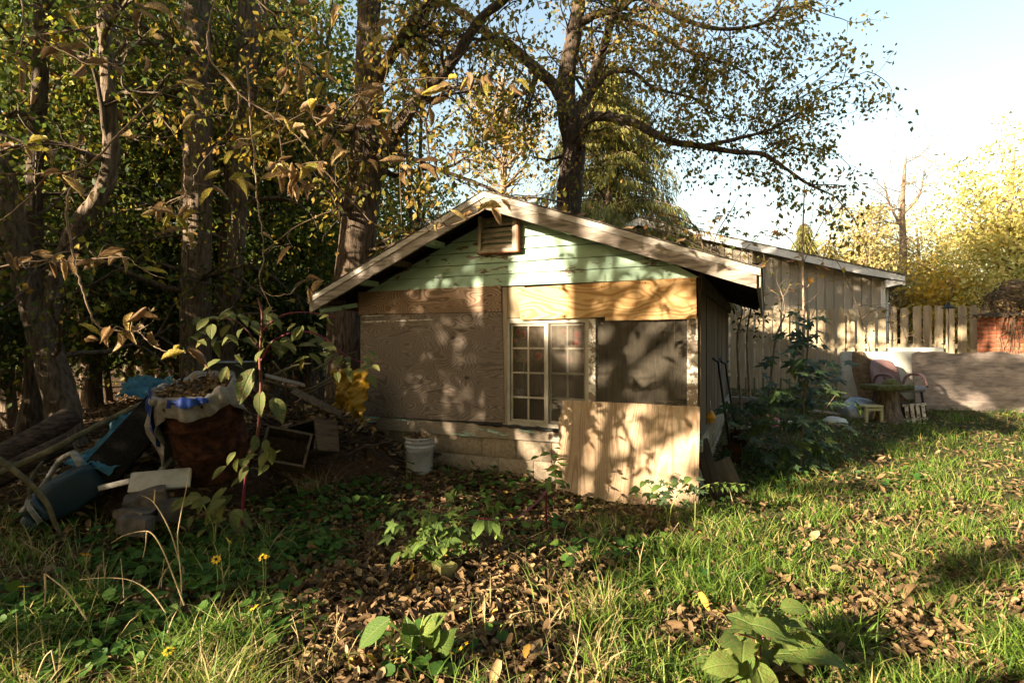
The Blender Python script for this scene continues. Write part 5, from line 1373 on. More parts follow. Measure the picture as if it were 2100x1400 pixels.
clus = [(50, 312, 4), (90, 318, 3), (165, 303, 3), (130, 375, 2), (280, 25, 3), (150, 35, 2), (110, 105, 4), (140, 115, 3), (170, 140, 3), (235, 138, 2), (190, 408, 1), (345, 435, 5), (365, 460, 5), (330, 478, 3), (385, 490, 2), (150, 530, 3), (205, 540, 4), (255, 535, 3), (20, 543, 3), (65, 540, 3), (110, 545, 3), (130, 545, 2), (585, 262, 3), (625, 245, 3), (655, 250, 2), (610, 275, 3), (575, 365, 6), (600, 385, 6), (565, 345, 4), (640, 395, 5), (620, 360, 4), (665, 345, 3), (690, 235, 3), (740, 200, 3), (760, 195, 2), (710, 330, 2), (780, 260, 3), (745, 345, 2), (800, 240, 2), (960, 165, 4), (1000, 175, 4), (1050, 185, 3), (920, 190, 3), (860, 345, 2), (835, 355, 2), (820, 350, 1), (225, 695, 4), (260, 690, 4), (205, 705, 2), (300, 690, 2), (375, 725, 3), (635, 590, 2), (660, 585, 1), (1000, 445, 2), (1030, 440, 2), (950, 462, 2), (900, 470, 2), (480, 330, 2), (430, 395, 3), (470, 385, 3), (390, 410, 1), (275, 655, 2), (305, 645, 2), (340, 585, 1), (540, 490, 1), (600, 520, 1), (460, 200, 2), (400, 120, 2), (520, 60, 3), (560, 90, 2), (310, 90, 2), (350, 40, 3), (220, 20, 3), (620, 150, 3), (680, 120, 2), (700, 40, 2), (30, 140, 2), (60, 200, 2), (95, 100, 2), (300, 130, 1), (1010, 290, 2), (930, 320, 2), (780, 75, 2), (820, 120, 1), (580, 180, 2), (540, 280, 2), (660, 180, 3), (590, 30, 3), (640, 60, 2), (255, 230, 1), (270, 290, 1), (410, 240, 2), (370, 180, 2), (850, 200, 2), (880, 230, 2), (730, 270, 2), (690, 300, 2)]
twg = []
for (cx, cy_, m) in clus:
    Yc = rng.uniform(3.05, 3.6); c = P(cx, cy_-14, Yc)
    j = int(np.argmin(((allp-c)**2).sum(1))); a = allp[j]
    mid = (a+c)/2+rng.normal(0, .03, 3)
    T.add(spline([a, mid, c], 4), np.linspace(.0028, .0016, 9), 4)
    for _ in range(m):
        d = np.array([rng.normal(0, .75), rng.normal(0, .5), rng.normal(-.35, .35)])
        if rng.random() < .22: d = np.array([rng.normal(0, .3), rng.normal(0, .3), -1])
        put_leaf(DRY[int(rng.integers(9))], c+rng.normal(0, .018, 3), d, (rng.normal(0, .6), rng.normal(0, .6), 1), rng.uniform(.07, .15), hs)
T.build('branches', M['twig'], hs, tb0)

# ---------- pokeweeds
POKE = [leaf_mesh('poke', 400+i, M['lfo_poke']) for i in range(6)]
SMALL = [leaf_mesh('small', 430+i, M['lfo_green']) for i in range(5)]
FRESH = [leaf_mesh('poke', 460+i, M['lfo_green']) for i in range(5)]
BROAD = [leaf_mesh('broad', 570+i, M['lfo_holed']) for i in range(7)]
MAPLE = [leaf_mesh('maple', 480+i, M['lfo_maple']) for i in range(6)]
ORANGE = [leaf_mesh('maple', 500+i, M['lfo_orange']) for i in range(6)]
def plant(name, label, cat, base, stems, leafs, set_, stem_mat, seed, droop=-.4, group=None, berries=(), nf=1.0):
    """stems: lists of (px,py,Y,r0,r1); leafs: (px,py,Y,size,dx,dz)"""
    rng = np.random.default_rng(seed)
    b = P(*base); b[2] = gzf(b[0], b[1])
    e = emp(name, tuple(b), 0, label, cat, group)
    for pts, r0, r1, mt in stems:
        s = spline([P(*p) for p in pts], 5)
        if abs(s[0][2]-b[2]) < .35 and np.hypot(*(s[0]-b)[:2]) < .3: s[0] = b-np.array([0, 0, .02])
        v, f = tube_np(s-b, np.linspace(r0, r1, len(s)), 7); link('stem', mesh_np('stem', v, f, [M[mt or stem_mat]], smooth=True), e)
    for (px, py, Y, size, dx, dz) in leafs:
        p = P(px, py, Y)
        put_leaf(set_[int(rng.integers(len(set_)))], p, (dx+rng.normal(0, .12), rng.normal(-.25, .35), dz+rng.normal(0, .12)), (rng.normal(0, .2), rng.normal(-.35, .25), 1), size, e)
    for (px, py, Y, n) in berries:
        for i in range(n):
            p = P(px, py, Y)+np.array([rng.normal(0, .008), rng.normal(0, .008), -.006*i])-b
            MB().lathe([(.001, .005), (.004, .003), (.005, 0), (.004, -.003), (.001, -.005)], 7, tuple(p)).build('berry', M['berry'], e)
    return e
Y1 = 4.2
lv = [(520, 755, Y1, .30, -.35, -1), (535, 800, Y1, .20, .05, -.9), (560, 815, Y1, .24, .55, -.75), (545, 700, Y1, .18, .9, -.5)]
rng = np.random.default_rng(9)
for (cx, cy_, m, s) in ((470, 640, 4, .17), (430, 660, 3, .15), (520, 650, 4, .16), (560, 640, 4, .16), (600, 700, 4, .17), (640, 720, 4, .17), (610, 660, 3, .15), (665, 690, 4, .16), (700, 740, 4, .15), (735, 760, 3, .14), (560, 700, 3, .18), (495, 690, 3, .18), (450, 700, 3, .16), (680, 650, 2, .13), (745, 735, 2, .13), (480, 745, 3, .15), (400, 690, 3, .15), (500, 960, 2, .15), (530, 910, 3, .16), (505, 930, 2, .14), (555, 935, 2, .14)):
    for _ in range(m+2):
        lv.append((cx+rng.normal(0, 18), cy_+rng.normal(0, 10), Y1+rng.normal(0, .12), s*.78*rng.uniform(.7, 1.25), rng.normal(.1, .6), rng.uniform(-1, -.1)))
plant('pokeweed', 'tall pokeweed with red stem and drooping leaves in front of the drum', 'pokeweed', (497, 1075, Y1),
      [([(497, 1075, Y1), (499, 1020, Y1), (507, 950, Y1)], .011, .010, 'magenta'), ([(507, 950, Y1), (528, 890, Y1), (535, 800, Y1), (533, 730, Y1), (538, 650, Y1), (528, 610, Y1)], .016, .008, 'red_stem'),
       ([(535, 740, Y1), (560, 700, Y1), (610, 680, Y1), (660, 690, Y1), (710, 730, Y1), (750, 745, Y1)], .009, .004, 'magenta'), ([(534, 720, Y1), (500, 670, Y1), (450, 650, Y1), (400, 660, Y1)], .008, .004, 'red_stem'),
       ([(537, 680, Y1), (570, 650, Y1), (620, 640, Y1), (690, 650, Y1)], .007, .003, 'magenta')], lv, POKE, 'red_stem', 70)
# weeds at the foot of the tall pokeweed
def leafpatch(cx, cy_, sx, sy, n, Y, s, rng, dz=(-.6, .2)):
    return [(cx+rng.normal(0, sx), cy_+rng.normal(0, sy), Y+rng.normal(0, .10), s*rng.uniform(.7, 1.3), rng.normal(0, .8), rng.uniform(*dz)) for _ in range(n)]
rng = np.random.default_rng(19)
plant('leafy_weed', 'leafy dark green weed growing below the drum', 'weed', (440, 1110, 4.0), [([(440, 1110, 4.0), (445, 1060, 4.0), (455, 1000, 4.0)], .006, .003, None), ([(442, 1090, 4.0), (425, 1050, 4.0), (410, 1020, 4.0)], .005, .003, None)], leafpatch(445, 1030, 34, 24, 26, 4.0, .13, rng, (-.9, .1)), POKE, 'green_stem', 71)
rng = np.random.default_rng(20)
# central weed with fresh leaves over the rock
lv = leafpatch(905, 1085, 45, 28, 70, 3.75, .09, rng)+leafpatch(880, 1120, 38, 20, 36, 3.7, .095, rng)+leafpatch(845, 1050, 14, 14, 10, 3.8, .06, rng)
plant('leafy_weed', 'fresh green crinkly weed behind the mossy rock', 'weed', (900, 1160, 3.7), [([(900, 1160, 3.7), (895, 1110, 3.7), (870, 1060, 3.75), (845, 1040, 3.8)], .005, .003, None), ([(905, 1155, 3.7), (925, 1100, 3.7), (950, 1060, 3.75)], .005, .003, None)], lv, [leaf_mesh('maple', 520+i, M['lfo_green']) for i in range(4)]+SMALL[:2], 'green_stem', 72)
lv = [(992, 1065, 3.7, .15, -.6, -.7), (1000, 1062, 3.7, .11, .1, -.9), (1010, 1065, 3.7, .14, .35, -.9), (1030, 1070, 3.7, .10, .9, -.1), (985, 1050, 3.7, .09, -.9, .1), (1000, 1045, 3.7, .09, -.2, .7), (1020, 1045, 3.7, .08, .3, .8), (970, 1060, 3.7, .08, -.9, -.2), (1020, 1090, 3.7, .08, .5, -.8), (1012, 1040, 3.7, .08, .7, .4), (940, 1055, 3.75, .07, -.3, .5), (1018, 1062, 3.68, .12, .05, -1)]
plant('pokeweed', 'sunlit pokeweed spray with magenta stem right of the mossy rock', 'pokeweed', (1120, 1010, 4.6), [([(1125, 1000, 4.6), (1100, 1030, 4.3), (1060, 1060, 4.0), (1010, 1065, 3.7), (960, 1058, 3.7)], .009, .004, 'magenta')], lv, FRESH, 'magenta', 73, berries=[(1028, 1082, 3.7, 9)])
# big pokeweed at the bottom right
Yp = 2.42
rng = np.random.default_rng(91); lv = []
for i in range(40):
    t = rng.random(); px = 1556+rng.normal(0, 56)*(1.15-.6*t); py = 1365-115*t+rng.normal(0, 8)
    dx = (px-1556)/60+rng.normal(0, .35)
    lv.append((px*.85+1556*.15, py, Yp+rng.normal(0, .08), rng.uniform(.13, .22)*(1.1-.5*t), dx, rng.uniform(-.8, .1)+.6*t))
plant('pokeweed', 'big-leaved green pokeweed at the bottom right of the picture', 'pokeweed', (1560, 1420, Yp), [([(1560, 1420, Yp), (1556, 1350, Yp), (1550, 1290, Yp), (1560, 1240, Yp+.1)], .009, .004, None), ([(1552, 1310, Yp), (1590, 1295, Yp), (1640, 1325, Yp)], .005, .003, 'red_stem'), ([(1552, 1310, Yp), (1520, 1300, Yp), (1490, 1300, Yp)], .005, .003, 'red_stem')], lv, BROAD, 'green_stem', 74, berries=[(1572, 1280, Yp-.05, 10), (1650, 1345, Yp, 6)])
# dock leaves at the bottom centre
plant('dock_plant', 'plant with one broad pale dock leaf in the bottom centre', 'weed', (800, 1400, 2.6), [([(800, 1400, 2.6), (800, 1330, 2.6), (805, 1290, 2.6)], .006, .004, None), ([(800, 1380, 2.6), (850, 1320, 2.6), (870, 1260, 2.6)], .005, .003, None)],
      [(800, 1268, 2.6, .19, -.75, -.65), (880, 1330, 2.6, .16, .25, 1), (885, 1320, 2.62, .15, .05, 1), (850, 1330, 2.6, .16, -.1, .9), (865, 1300, 2.6, .15, .4, .6), (825, 1300, 2.6, .13, -.4, .5), (845, 1350, 2.6, .15, .1, .9), (895, 1345, 2.6, .16, .5, .8), (815, 1345, 2.6, .14, -.3, .8)], FRESH, 'green_stem', 75)
# leafy plants in front of the plywood sheet
rng = np.random.default_rng(23)
lv = leafpatch(1345, 1010, 26, 16, 30, 4.55, .085, rng)+leafpatch(1400, 995, 22, 14, 26, 4.55, .075, rng)
plant('leafy_weed', 'dark leafy weed in front of the pale plywood sheet', 'weed', (1370, 1050, 4.55), [([(1370, 1050, 4.55), (1350, 1015, 4.55), (1330, 995, 4.55)], .005, .003, None), ([(1372, 1050, 4.55), (1395, 1005, 4.55), (1420, 980, 4.55)], .005, .003, None)], lv, [leaf_mesh('maple', 540+i, M['lfo_maple']) for i in range(3)]+SMALL[:1], 'green_stem', 76)
lv = [(1445+i*9, 993-(i % 2)*4+abs(i-4)*1.0, 4.5, .055, .3*(-1)**i, .6*(-1)**i-.2) for i in range(10)]+[(1448+i*10, 997, 4.5, .05, .2, -.9) for i in range(9)]
plant('leafy_spray', 'bright leafy twig reaching right past the shed corner', 'weed', (1425, 1040, 4.5), [([(1425, 1040, 4.5), (1432, 1005, 4.5), (1470, 990, 4.5), (1535, 994, 4.5)], .004, .002, None)], lv, SMALL, 'green_stem', 77)
lv = leafpatch(1135, 975, 18, 24, 26, 5.0, .10, rng)
plant('leafy_weed', 'leafy weed at the left edge of the plywood sheet', 'weed', (1135, 1010, 5.0), [([(1135, 1020, 5.0), (1140, 980, 5.0), (1130, 945, 5.0)], .005, .003, 'red_stem')], lv, FRESH[:3]+SMALL, 'green_stem', 78)
# maple shrub right of the shed
rng = np.random.default_rng(25)
lv = []
for (cx, cy_, sx, n, s) in ((1655, 655, 22, 8, .15), (1645, 690, 34, 12, .17), (1660, 735, 34, 14, .20), (1665, 775, 36, 16, .21), (1655, 820, 42, 16, .20), (1640, 865, 46, 18, .20), (1655, 910, 44, 18, .19), (1650, 950, 40, 12, .17), (1560, 830, 30, 14, .17), (1545, 880, 34, 14, .17), (1560, 925, 34, 14, .16), (1600, 800, 30, 12, .18), (1590, 950, 34, 10, .16)):
    for _ in range(int(n*1.6)): lv.append((cx+rng.normal(0, sx), cy_+rng.normal(0, 11), 6.3+rng.normal(0, .22), s*rng.uniform(.75, 1.25), rng.normal(0, .9), rng.uniform(-.55, -.05)))
plant('maple_shrub', 'dark green maple shrub standing right of the shed', 'shrub', (1640, 975, 6.2), [([(1640, 975, 6.2), (1645, 860, 6.25), (1655, 740, 6.3), (1660, 640, 6.3)], .016, .005, None), ([(1640, 960, 6.2), (1600, 860, 6.3), (1560, 800, 6.35)], .012, .004, None), ([(1643, 880, 6.2), (1690, 840, 6.2), (1720, 800, 6.2)], .009, .003, None), ([(1640, 960, 6.2), (1580, 920, 6.2), (1530, 890, 6.3)], .010, .003, None)], lv, MAPLE, 'bark', 79)
# orange maple saplings
M['bark_'] = M['bark']
lv = []
for (cx, cy_, sx, n) in ((1650, 390, 22, 16), (1600, 470, 14, 14), (1590, 480, 10, 8), (1690, 430, 16, 8), (1735, 420, 12, 6), (1640, 525, 20, 8), (1675, 545, 16, 8), (1660, 470, 16, 6), (1720, 385, 16, 7), (1620, 590, 18, 5), (1665, 560, 12, 5)):
    for _ in range(n): lv.append((cx+rng.normal(0, sx), cy_+rng.normal(0, 9), 9.4+rng.normal(0, .2), .13*rng.uniform(.7, 1.2), rng.normal(0, .9), rng.uniform(-.8, 0)))
plant('maple_sapling', 'slim maple sapling with sparse orange leaves in front of the outbuilding', 'sapling', (1646, 800, 9.4), [([(1646, 800, 9.4), (1648, 640, 9.4), (1646, 500, 9.4), (1650, 380, 9.4)], .03, .008, None), ([(1646, 530, 9.4), (1620, 490, 9.4), (1595, 470, 9.4)], .008, .003, None), ([(1647, 540, 9.4), (1690, 450, 9.4), (1735, 400, 9.4)], .009, .004, None), ([(1647, 600, 9.4), (1675, 560, 9.4), (1700, 500, 9.4), (1715, 420, 9.4)], .008, .003, None), ([(1646, 510, 9.4), (1665, 450, 9.4), (1668, 400, 9.4)], .007, .003, None)], lv, ORANGE, 'bark_pale', 80)
lv = []
for (cx, cy_, sx, n) in ((1335, 440, 16, 18), (1370, 455, 20, 24), (1410, 470, 18, 20), (1440, 455, 14, 12), (1480, 440, 18, 16), (1510, 430, 16, 12), (1490, 470, 22, 16), (1530, 500, 24, 14), (1560, 480, 14, 8), (1355, 460, 20, 14), (1545, 545, 14, 8)):
    for _ in range(n): lv.append((cx+rng.normal(0, sx), cy_+rng.normal(0, 8), 10.6+rng.normal(0, .2), .13*rng.uniform(.7, 1.25), rng.normal(0, .9), rng.uniform(-.8, 0)))
plant('maple_sapling', 'orange and green maple sapling rising behind the right roof slope', 'sapling', (1450, 760, 10.6), [([(1450, 760, 10.6), (1445, 560, 10.6), (1430, 470, 10.6), (1370, 440, 10.6), (1325, 435, 10.6)], .03, .006, None), ([(1445, 560, 10.6), (1470, 480, 10.6), (1500, 430, 10.6), (1515, 400, 10.6)], .012, .004, None), ([(1447, 620, 10.6), (1500, 540, 10.6), (1560, 480, 10.6)], .012, .004, None), ([(1440, 500, 10.6), (1400, 470, 10.6), (1350, 465, 10.6)], .01, .004, None)], lv, ORANGE+MAPLE[:2], 'bark', 81)
# bare saplings along the fence
for i, (px, Y, pts, lb) in enumerate(((1540, 9.0, [(1540, 790), (1532, 690), (1545, 600), (1530, 560)], 'bare brown sapling beside the shed eave'), (1575, 9.2, [(1575, 790), (1590, 700), (1610, 640), (1600, 590)], 'thin leafless sapling in front of the fence'), (1518, 9.2, [(1520, 790), (1512, 700), (1522, 640), (1515, 610)], 'leaf-tufted sapling close to the shed wall'), (1830, 10.4, [(1812, 770), (1830, 700), (1825, 640), (1835, 600)], 'pale crooked sapling before the fence near the chair'), (1795, 10.4, [(1800, 760), (1775, 680), (1730, 560), (1690, 500)], 'long thin leaning stem in front of the outbuilding corner'))):
    b = P(pts[0][0], 0, Y); b[2] = gzf(b[0], b[1]); rng = np.random.default_rng(600+i)
    e = emp('bare_sapling', tuple(b), 0, lb, 'sapling'); T = Tubes(); tips = []
    s = spline([b]+[P(x, y, Y) for x, y in pts[1:]], 5); T.add(s, np.linspace(.022 if i != 4 else .012, .005, len(s)), 6)
    for _ in range(8):
        j = int(rng.uniform(.3, 1)*(len(s)-1)); branchlet(T, tips, s[j], np.array([rng.normal(0, 1), rng.normal(0, .6), .6]), .4, .006, 1, rng, 0, .2, 3, 4, 4)
    T.build('stem', M['bark_pale'], e, b)
    if i < 4:
        pos, dv, sz = foliage(tips[::3 if i != 2 else 1], 1, .04, rng, .5, (.05, .10)); o = leaves('crown', pos, dv, sz, LEAF4, M['lf_walnut' if i != 2 else 'lf_dark'], e, rng, loc=b); o['kind'] = 'stuff'

# ================================================================== ground vegetation
GRASS = ["000000000000000235788", "000000000000001356776", "111111111111456777666", "332222000002688987455", "221111000012455553234", "332342201111345556677"]
LITT = ["877777777778889977666", "999999999998886544433", "888889999998642223344", "767789999998322223566", "677899999988644456988", "566689999998655566666"]
def gmap(rows, x, y):
    px, py = 1050+F*x/y, 700+F*1.45/y
    m = np.array([[int(c)/9 for c in r] for r in rows])
    fx = np.clip(px/100-.5, 0, 19.999); fy = np.clip(py/100-8.5, 0, 4.999)
    i, j = fx.astype(int), fy.astype(int); a, b = fx-i, fy-j
    return (m[j, i]*(1-a)+m[j, i+1]*a)*(1-b)+(m[j+1, i]*(1-a)+m[j+1, i+1]*a)*b, px, py
def scatter(n, rng, y0=1.9, y1=11.5):
    Y = np.exp(rng.uniform(math.log(y0), math.log(y1), n)); px = rng.uniform(-350, 2450, n)
    x = (px-1050)/F*Y; return x, Y
# leaf litter
rng = np.random.default_rng(31)
x, y = scatter(150000, rng)
m, px, py = gmap(LITT, x, y)
pos = np.column_stack([x, y, gz(x, y)])
sx_, sy_ = shed_local(pos); ins = (sx_ > 0) & (sx_ < SW) & (sy_ > 0) & (sy_ < SD)
cl = .5+.5*np.sin(x*3.1+1.7*np.sin(y*2.3))*np.sin(y*3.7+x)
k = (rng.random(len(x)) < m*(.45+.55*cl)) & ~ins
pos = pos[k]; n = len(pos); pos[:, 2] += rng.uniform(.0, .035, n)
dv = np.column_stack([rng.normal(size=n), rng.normal(size=n), rng.normal(0, .28, n)])
sz = rng.uniform(.028, .066, n)*np.where(rng.random(n) < .10, 1.5, 1)
def curl_tpl(seed):
    r = np.random.default_rng(seed); c1 = r.uniform(.4, 1.5); bend = r.uniform(-1.0, 1.3); tw = r.uniform(-1, 1); V = []
    yy = zz_ = 0; ang = r.uniform(-.3, .5); wd = r.uniform(.26, .42)
    for j, wf in enumerate((.25, .9, .95, .3)):
        for u in (-1, 0, 1):
            f = c1*abs(u); xx = wd*wf*u*(math.sin(f)/f if u else 1); h_ = wd*wf*abs(u)*(1-math.cos(f))/(f if u else 1)*1.5
            a = tw*j/3; V.append((xx*math.cos(a)-h_*math.sin(a)+r.normal(0, .035), yy+r.normal(0, .03), zz_+xx*math.sin(a)+h_*math.cos(a)+r.normal(0, .02)))
        ang -= bend/3; yy += math.cos(ang)*.36; zz_ += math.sin(ang)*.36
    Fc = []
    for j in range(3):
        for i in range(2): a = j*3+i; Fc += [(a, a+1, a+4), (a, a+4, a+3)]
    return np.array(V), np.array(Fc)
tpls = [curl_tpl(s) for s in range(10)]+[CURL]
near = pos[:, 1] < 5.2
grp = np.where(near, rng.integers(0, 10, n), 10)
tint_ = np.clip(rng.beta(1.5, 1.7, n)*.92+np.where(rng.random(n) < .04, .5, 0), 0, 1)
Vs, Fs, Ts, off_ = [], [], [], 0
for g_ in range(11):
    s_ = grp == g_
    v_, f_, m_ = leaf_arrays(pos[s_], dv[s_], sz[s_]*rng.uniform(.7, 1.25, s_.sum()), tpls[g_], rng, .7)
    Vs.append(v_); Fs.append(f_+off_); off_ += len(v_); Ts.append(np.repeat(tint_[s_], m_))
o = link('leaf_litter', mesh_np('leaf_litter', np.concatenate(Vs), np.concatenate(Fs), [M['lf_litter']], np.concatenate(Ts)))
tag(o, 'curled brown fallen leaves carpeting the yard', 'leaf litter', kind='stuff')
# grass
def blades(pos, h, lean, w, rng):
    n = len(pos); a = rng.uniform(0, 6.28, n); side = np.column_stack([np.cos(a), np.sin(a), 0*a])
    b = rng.uniform(0, 6.28, n); ld = np.column_stack([np.cos(b), np.sin(b), 0*b])
    V = np.empty((n, 7, 3)); up = np.array([0, 0, 1.])
    for j, (t, wf) in enumerate(((0, 1), (.4, .85), (.75, .55))):
        c = pos+ld*(lean*t**1.8)[:, None]*h[:, None]+up*(h*(t-.42*lean*t**2.2))[:, None]
        V[:, 2*j] = c-side*(w*wf)[:, None]; V[:, 2*j+1] = c+side*(w*wf)[:, None]
    V[:, 6] = pos+ld*lean[:, None]*h[:, None]+up*(h*(1-.42*lean))[:, None]
    f = np.array([(0, 1, 3), (0, 3, 2), (2, 3, 5), (2, 5, 4), (4, 5, 6)])
    return V.reshape(-1, 3), (f[None]+(np.arange(n)*7)[:, None, None]).reshape(-1, 3)
rng = np.random.default_rng(32)
x, y = scatter(330000, rng)
m, px, py = gmap(GRASS, x, y)
pos = np.column_stack([x, y, gz(x, y)-.005])
sx_, sy_ = shed_local(pos); ins = (sx_ > -.05) & (sx_ < SW+.1) & (sy_ > -.15) & (sy_ < SD)
cl = .5+.5*np.sin(x*5.3+2*np.sin(y*3.3))*np.sin(y*6.1+1.3*x+1)
k = (rng.random(len(x)) < m**1.3*(.10+.90*cl**1.5)) & ~ins
pos, px, py, cl = pos[k], px[k], py[k], cl[k]; n = len(pos)
tall = (px < 1250) & (py > 1080)
h = rng.uniform(.045, .145, n)*(.6+cl)+np.where(tall, rng.uniform(0, .14, n), 0)+np.where(rng.random(n) < .05, .08, 0)
lean = rng.uniform(.25, 1.15, n); w = rng.uniform(.0018, .0048, n)
V, Fc = blades(pos, h, lean, w, rng)
tint = np.clip(rng.random(n)**1.1*(.9)+np.where(tall, .30, 0)+np.where(rng.random(n) < .10, .4, 0), 0, 1)
o = link('grass', mesh_np('grass', V, Fc, [M['lf_grass']], np.repeat(tint, 7)))
tag(o, 'patchy green and straw-coloured grass growing through the fallen leaves', 'grass', kind='stuff')
# long arching clumps of grass
k = 0
for (px, py, nb, L, lb) in ((1700, 1215, 90, .20, 'pale tussock of arching grass in the sunny lawn'), (1740, 1330, 80, .26, 'long blue-green tussock near the bottom right'), (1290, 1200, 80, .20, 'long grass tussock left in the sunny lawn'), (420, 1330, 110, .30, 'bright green long-bladed tussock at the bottom left'), (330, 1390, 90, .32, 'straw-tipped tussock at the bottom edge left'), (530, 1330, 60, .28, 'thin arching tussock beside the sunlit leaves'), (1835, 960, 70, .22, 'pale tussock in the far lawn before the grey board'), (1960, 905, 70, .22, 'tussock lit by the sun in front of the grey board'), (1410, 1130, 80, .18, 'dense green tussock in the middle of the lawn'), (60, 1330, 90, .28, 'rough grass tussock in the bottom left corner'), (190, 1250, 70, .25, 'rough tussock left of the bending straw stems'), (2050, 1340, 80, .2, 'low grass tussock in the bottom right corner'), (1560, 1130, 90, .16, 'green tussock below the maple shrub'), (1250, 1300, 70, .2, 'mixed dry and green tussock at the bottom middle')):
    Y = HC*F/(py-700)*1.0; b = P(px, py, Y); b[2] = gzf(b[0], b[1]); rng = np.random.default_rng(700+k)
    pos = np.column_stack([rng.normal(0, .05, nb), rng.normal(0, .05, nb), np.zeros(nb)-.01])
    V, Fc = blades(pos, rng.uniform(.5, 1.2, nb)*L, rng.uniform(.4, 1.3, nb), rng.uniform(.002, .004, nb), rng)
    o = link('grass_tussock', mesh_np('grass_tussock', V, Fc, [M['lf_grass']], np.repeat(np.clip(rng.random(nb)*.8+(.15 if k in (0, 4, 6, 10) else 0), 0, 1), 7)), None, tuple(b)); tag(o, lb, 'grass tussock'); k += 1
# creeping ground cover
rng = np.random.default_rng(33); PP = []
for (px, py, sx, sy, n) in ((610, 1060, 60, 40, 500), (480, 1130, 70, 30, 600), (340, 1130, 80, 26, 550), (240, 1160, 60, 25, 300), (100, 1240, 60, 25, 300), (40, 1290, 40, 30, 260), (640, 1130, 40, 20, 300), (760, 1040, 40, 30, 220), (1000, 1000, 60, 20, 220), (1300, 1130, 40, 20, 120), (560, 1010, 40, 20, 200), (700, 1000, 60, 25, 160), (1560, 990, 70, 20, 240), (110, 1085, 30, 14, 80), (1860, 990, 40, 12, 110), (1480, 1190, 40, 10, 60), (420, 1180, 60, 16, 300), (150, 1330, 90, 40, 420), (300, 1280, 90, 40, 420), (560, 1250, 50, 30, 160), (880, 1340, 60, 30, 120), (1150, 1120, 70, 30, 160), (1050, 1040, 60, 20, 140)):
    qx = px+rng.normal(0, sx, n); qy = np.maximum(py+rng.normal(0, sy, n), 905); Y = HC*F/(qy-700)*.97
    X = (qx-1050)/F*Y; PP.append(np.column_stack([X, Y, gz(X, Y)+np.abs(rng.normal(.035, .04, n))]))
pos = np.concatenate(PP); n = len(pos)
dv = np.column_stack([rng.normal(size=n), rng.normal(size=n), rng.normal(0, .3, n)])
o = leaves('ground_cover', pos, dv, rng.uniform(.025, .07, n), ROUND, M['lf_ground'], None, rng, flat=.8)
tag(o, 'low round-leaved green creeper spreading over the shaded soil', 'ground cover', kind='stuff')
# dry stems standing among the weeds
def stems(name, label, lines, mat, r0=.0035, heads=False):
    b = P(*lines[0][0]); b[2] = gzf(b[0], b[1]); e = emp(name, tuple(b), 0, label, 'dry stem')
    for ln in lines:
        s = spline([P(*p) for p in ln], 6); v, f = tube_np(s-b, np.linspace(r0, r0*.5, len(s)), 5); link('stem', mesh_np('stem', v, f, [M[mat]], smooth=True), e)
    return e
stems('bent_straw', 'pale straw stem bending over to the left with nodding head', [[(378, 1240, 3.0), (355, 1180, 3.0), (330, 1120, 3.0), (310, 1092, 3.0), (290, 1089, 3.0), (255, 1097, 3.0), (228, 1113, 3.0)], [(301, 1090, 3.0), (298, 1120, 3.0), (293, 1143, 3.0)]], 'straw', .004)
stems('bent_straw', 'lower pale straw stem arching left across the weeds', [[(340, 1255, 2.9), (310, 1215, 2.9), (270, 1190, 2.9), (220, 1184, 2.9), (163, 1188, 2.9)]], 'straw', .0035)
stems('dry_stalk', 'tall forked dry stalk standing in the weeds below the drum', [[(370, 1250, 3.1), (372, 1190, 3.1), (364, 1110, 3.1), (370, 1060, 3.1), (382, 1000, 3.1), (388, 960, 3.1)], [(367, 1146, 3.1), (345, 1080, 3.1), (315, 1030, 3.1), (290, 1015, 3.1)], [(316, 1031, 3.1), (318, 1003, 3.1)]], 'straw', .004)
stems('dry_stalk', 'broken dry stalk with a sharp kink at the lower left', [[(178, 1270, 2.85), (140, 1215, 2.85), (92, 1175, 2.85)], [(92, 1175, 2.85), (93, 1215, 2.85), (90, 1245, 2.85)]], 'straw', .005)
stems('dry_stalk', 'kinked dry stalk near the bottom left corner', [[(70, 1400, 2.5), (90, 1350, 2.5), (106, 1332, 2.5)], [(106, 1332, 2.5), (115, 1380, 2.5), (118, 1410, 2.5)]], 'straw', .004)
rng = np.random.default_rng(41)
for i, (px, py, h, lb) in enumerate(((835, 985, 130, 'greenish bare stem in front of the bucket, left'), (842, 1010, 70, 'short greenish stem before the bucket'), (465, 1000, 150, 'thin brown seed stalk in front of the drum'), (430, 1000, 60, 'small seed stalk left of the pokeweed stem'), (615, 1340, 80, 'thin stem standing in the sunlit leaves'), (460, 1235, 100, 'brown seed spike among the flowers'), (1310, 1180, 70, 'dry weed stalk at the edge of the lawn'), (1130, 1330, 110, 'tall dry stalk at the bottom middle'), (1180, 1390, 120, 'branched dry stalk at the bottom edge'), (995, 1320, 100, 'thin dry stalk beside the dock plant'), (690, 1330, 90, 'thin green stem near the bark slab'), (215, 1240, 110, 'upright brown stem among the left weeds'), (330, 1225, 80, 'short upright stem under the bending straw'), (255, 1255, 110, 'thin upright stem left of the bending straw'))):
    Y = min(HC*F/(py-700), 5.6); d = rng.normal(0, 12)
    stems('weed_stem', lb, [[(px, py, Y), (px+d*.3, py-h*.5, Y), (px+d, py-h, Y)], [(px+d*.3, py-h*.5, Y), (px+d*.3+rng.normal(0, 10), py-h*.75, Y)]], 'straw' if i > 1 else 'green_stem', .003)
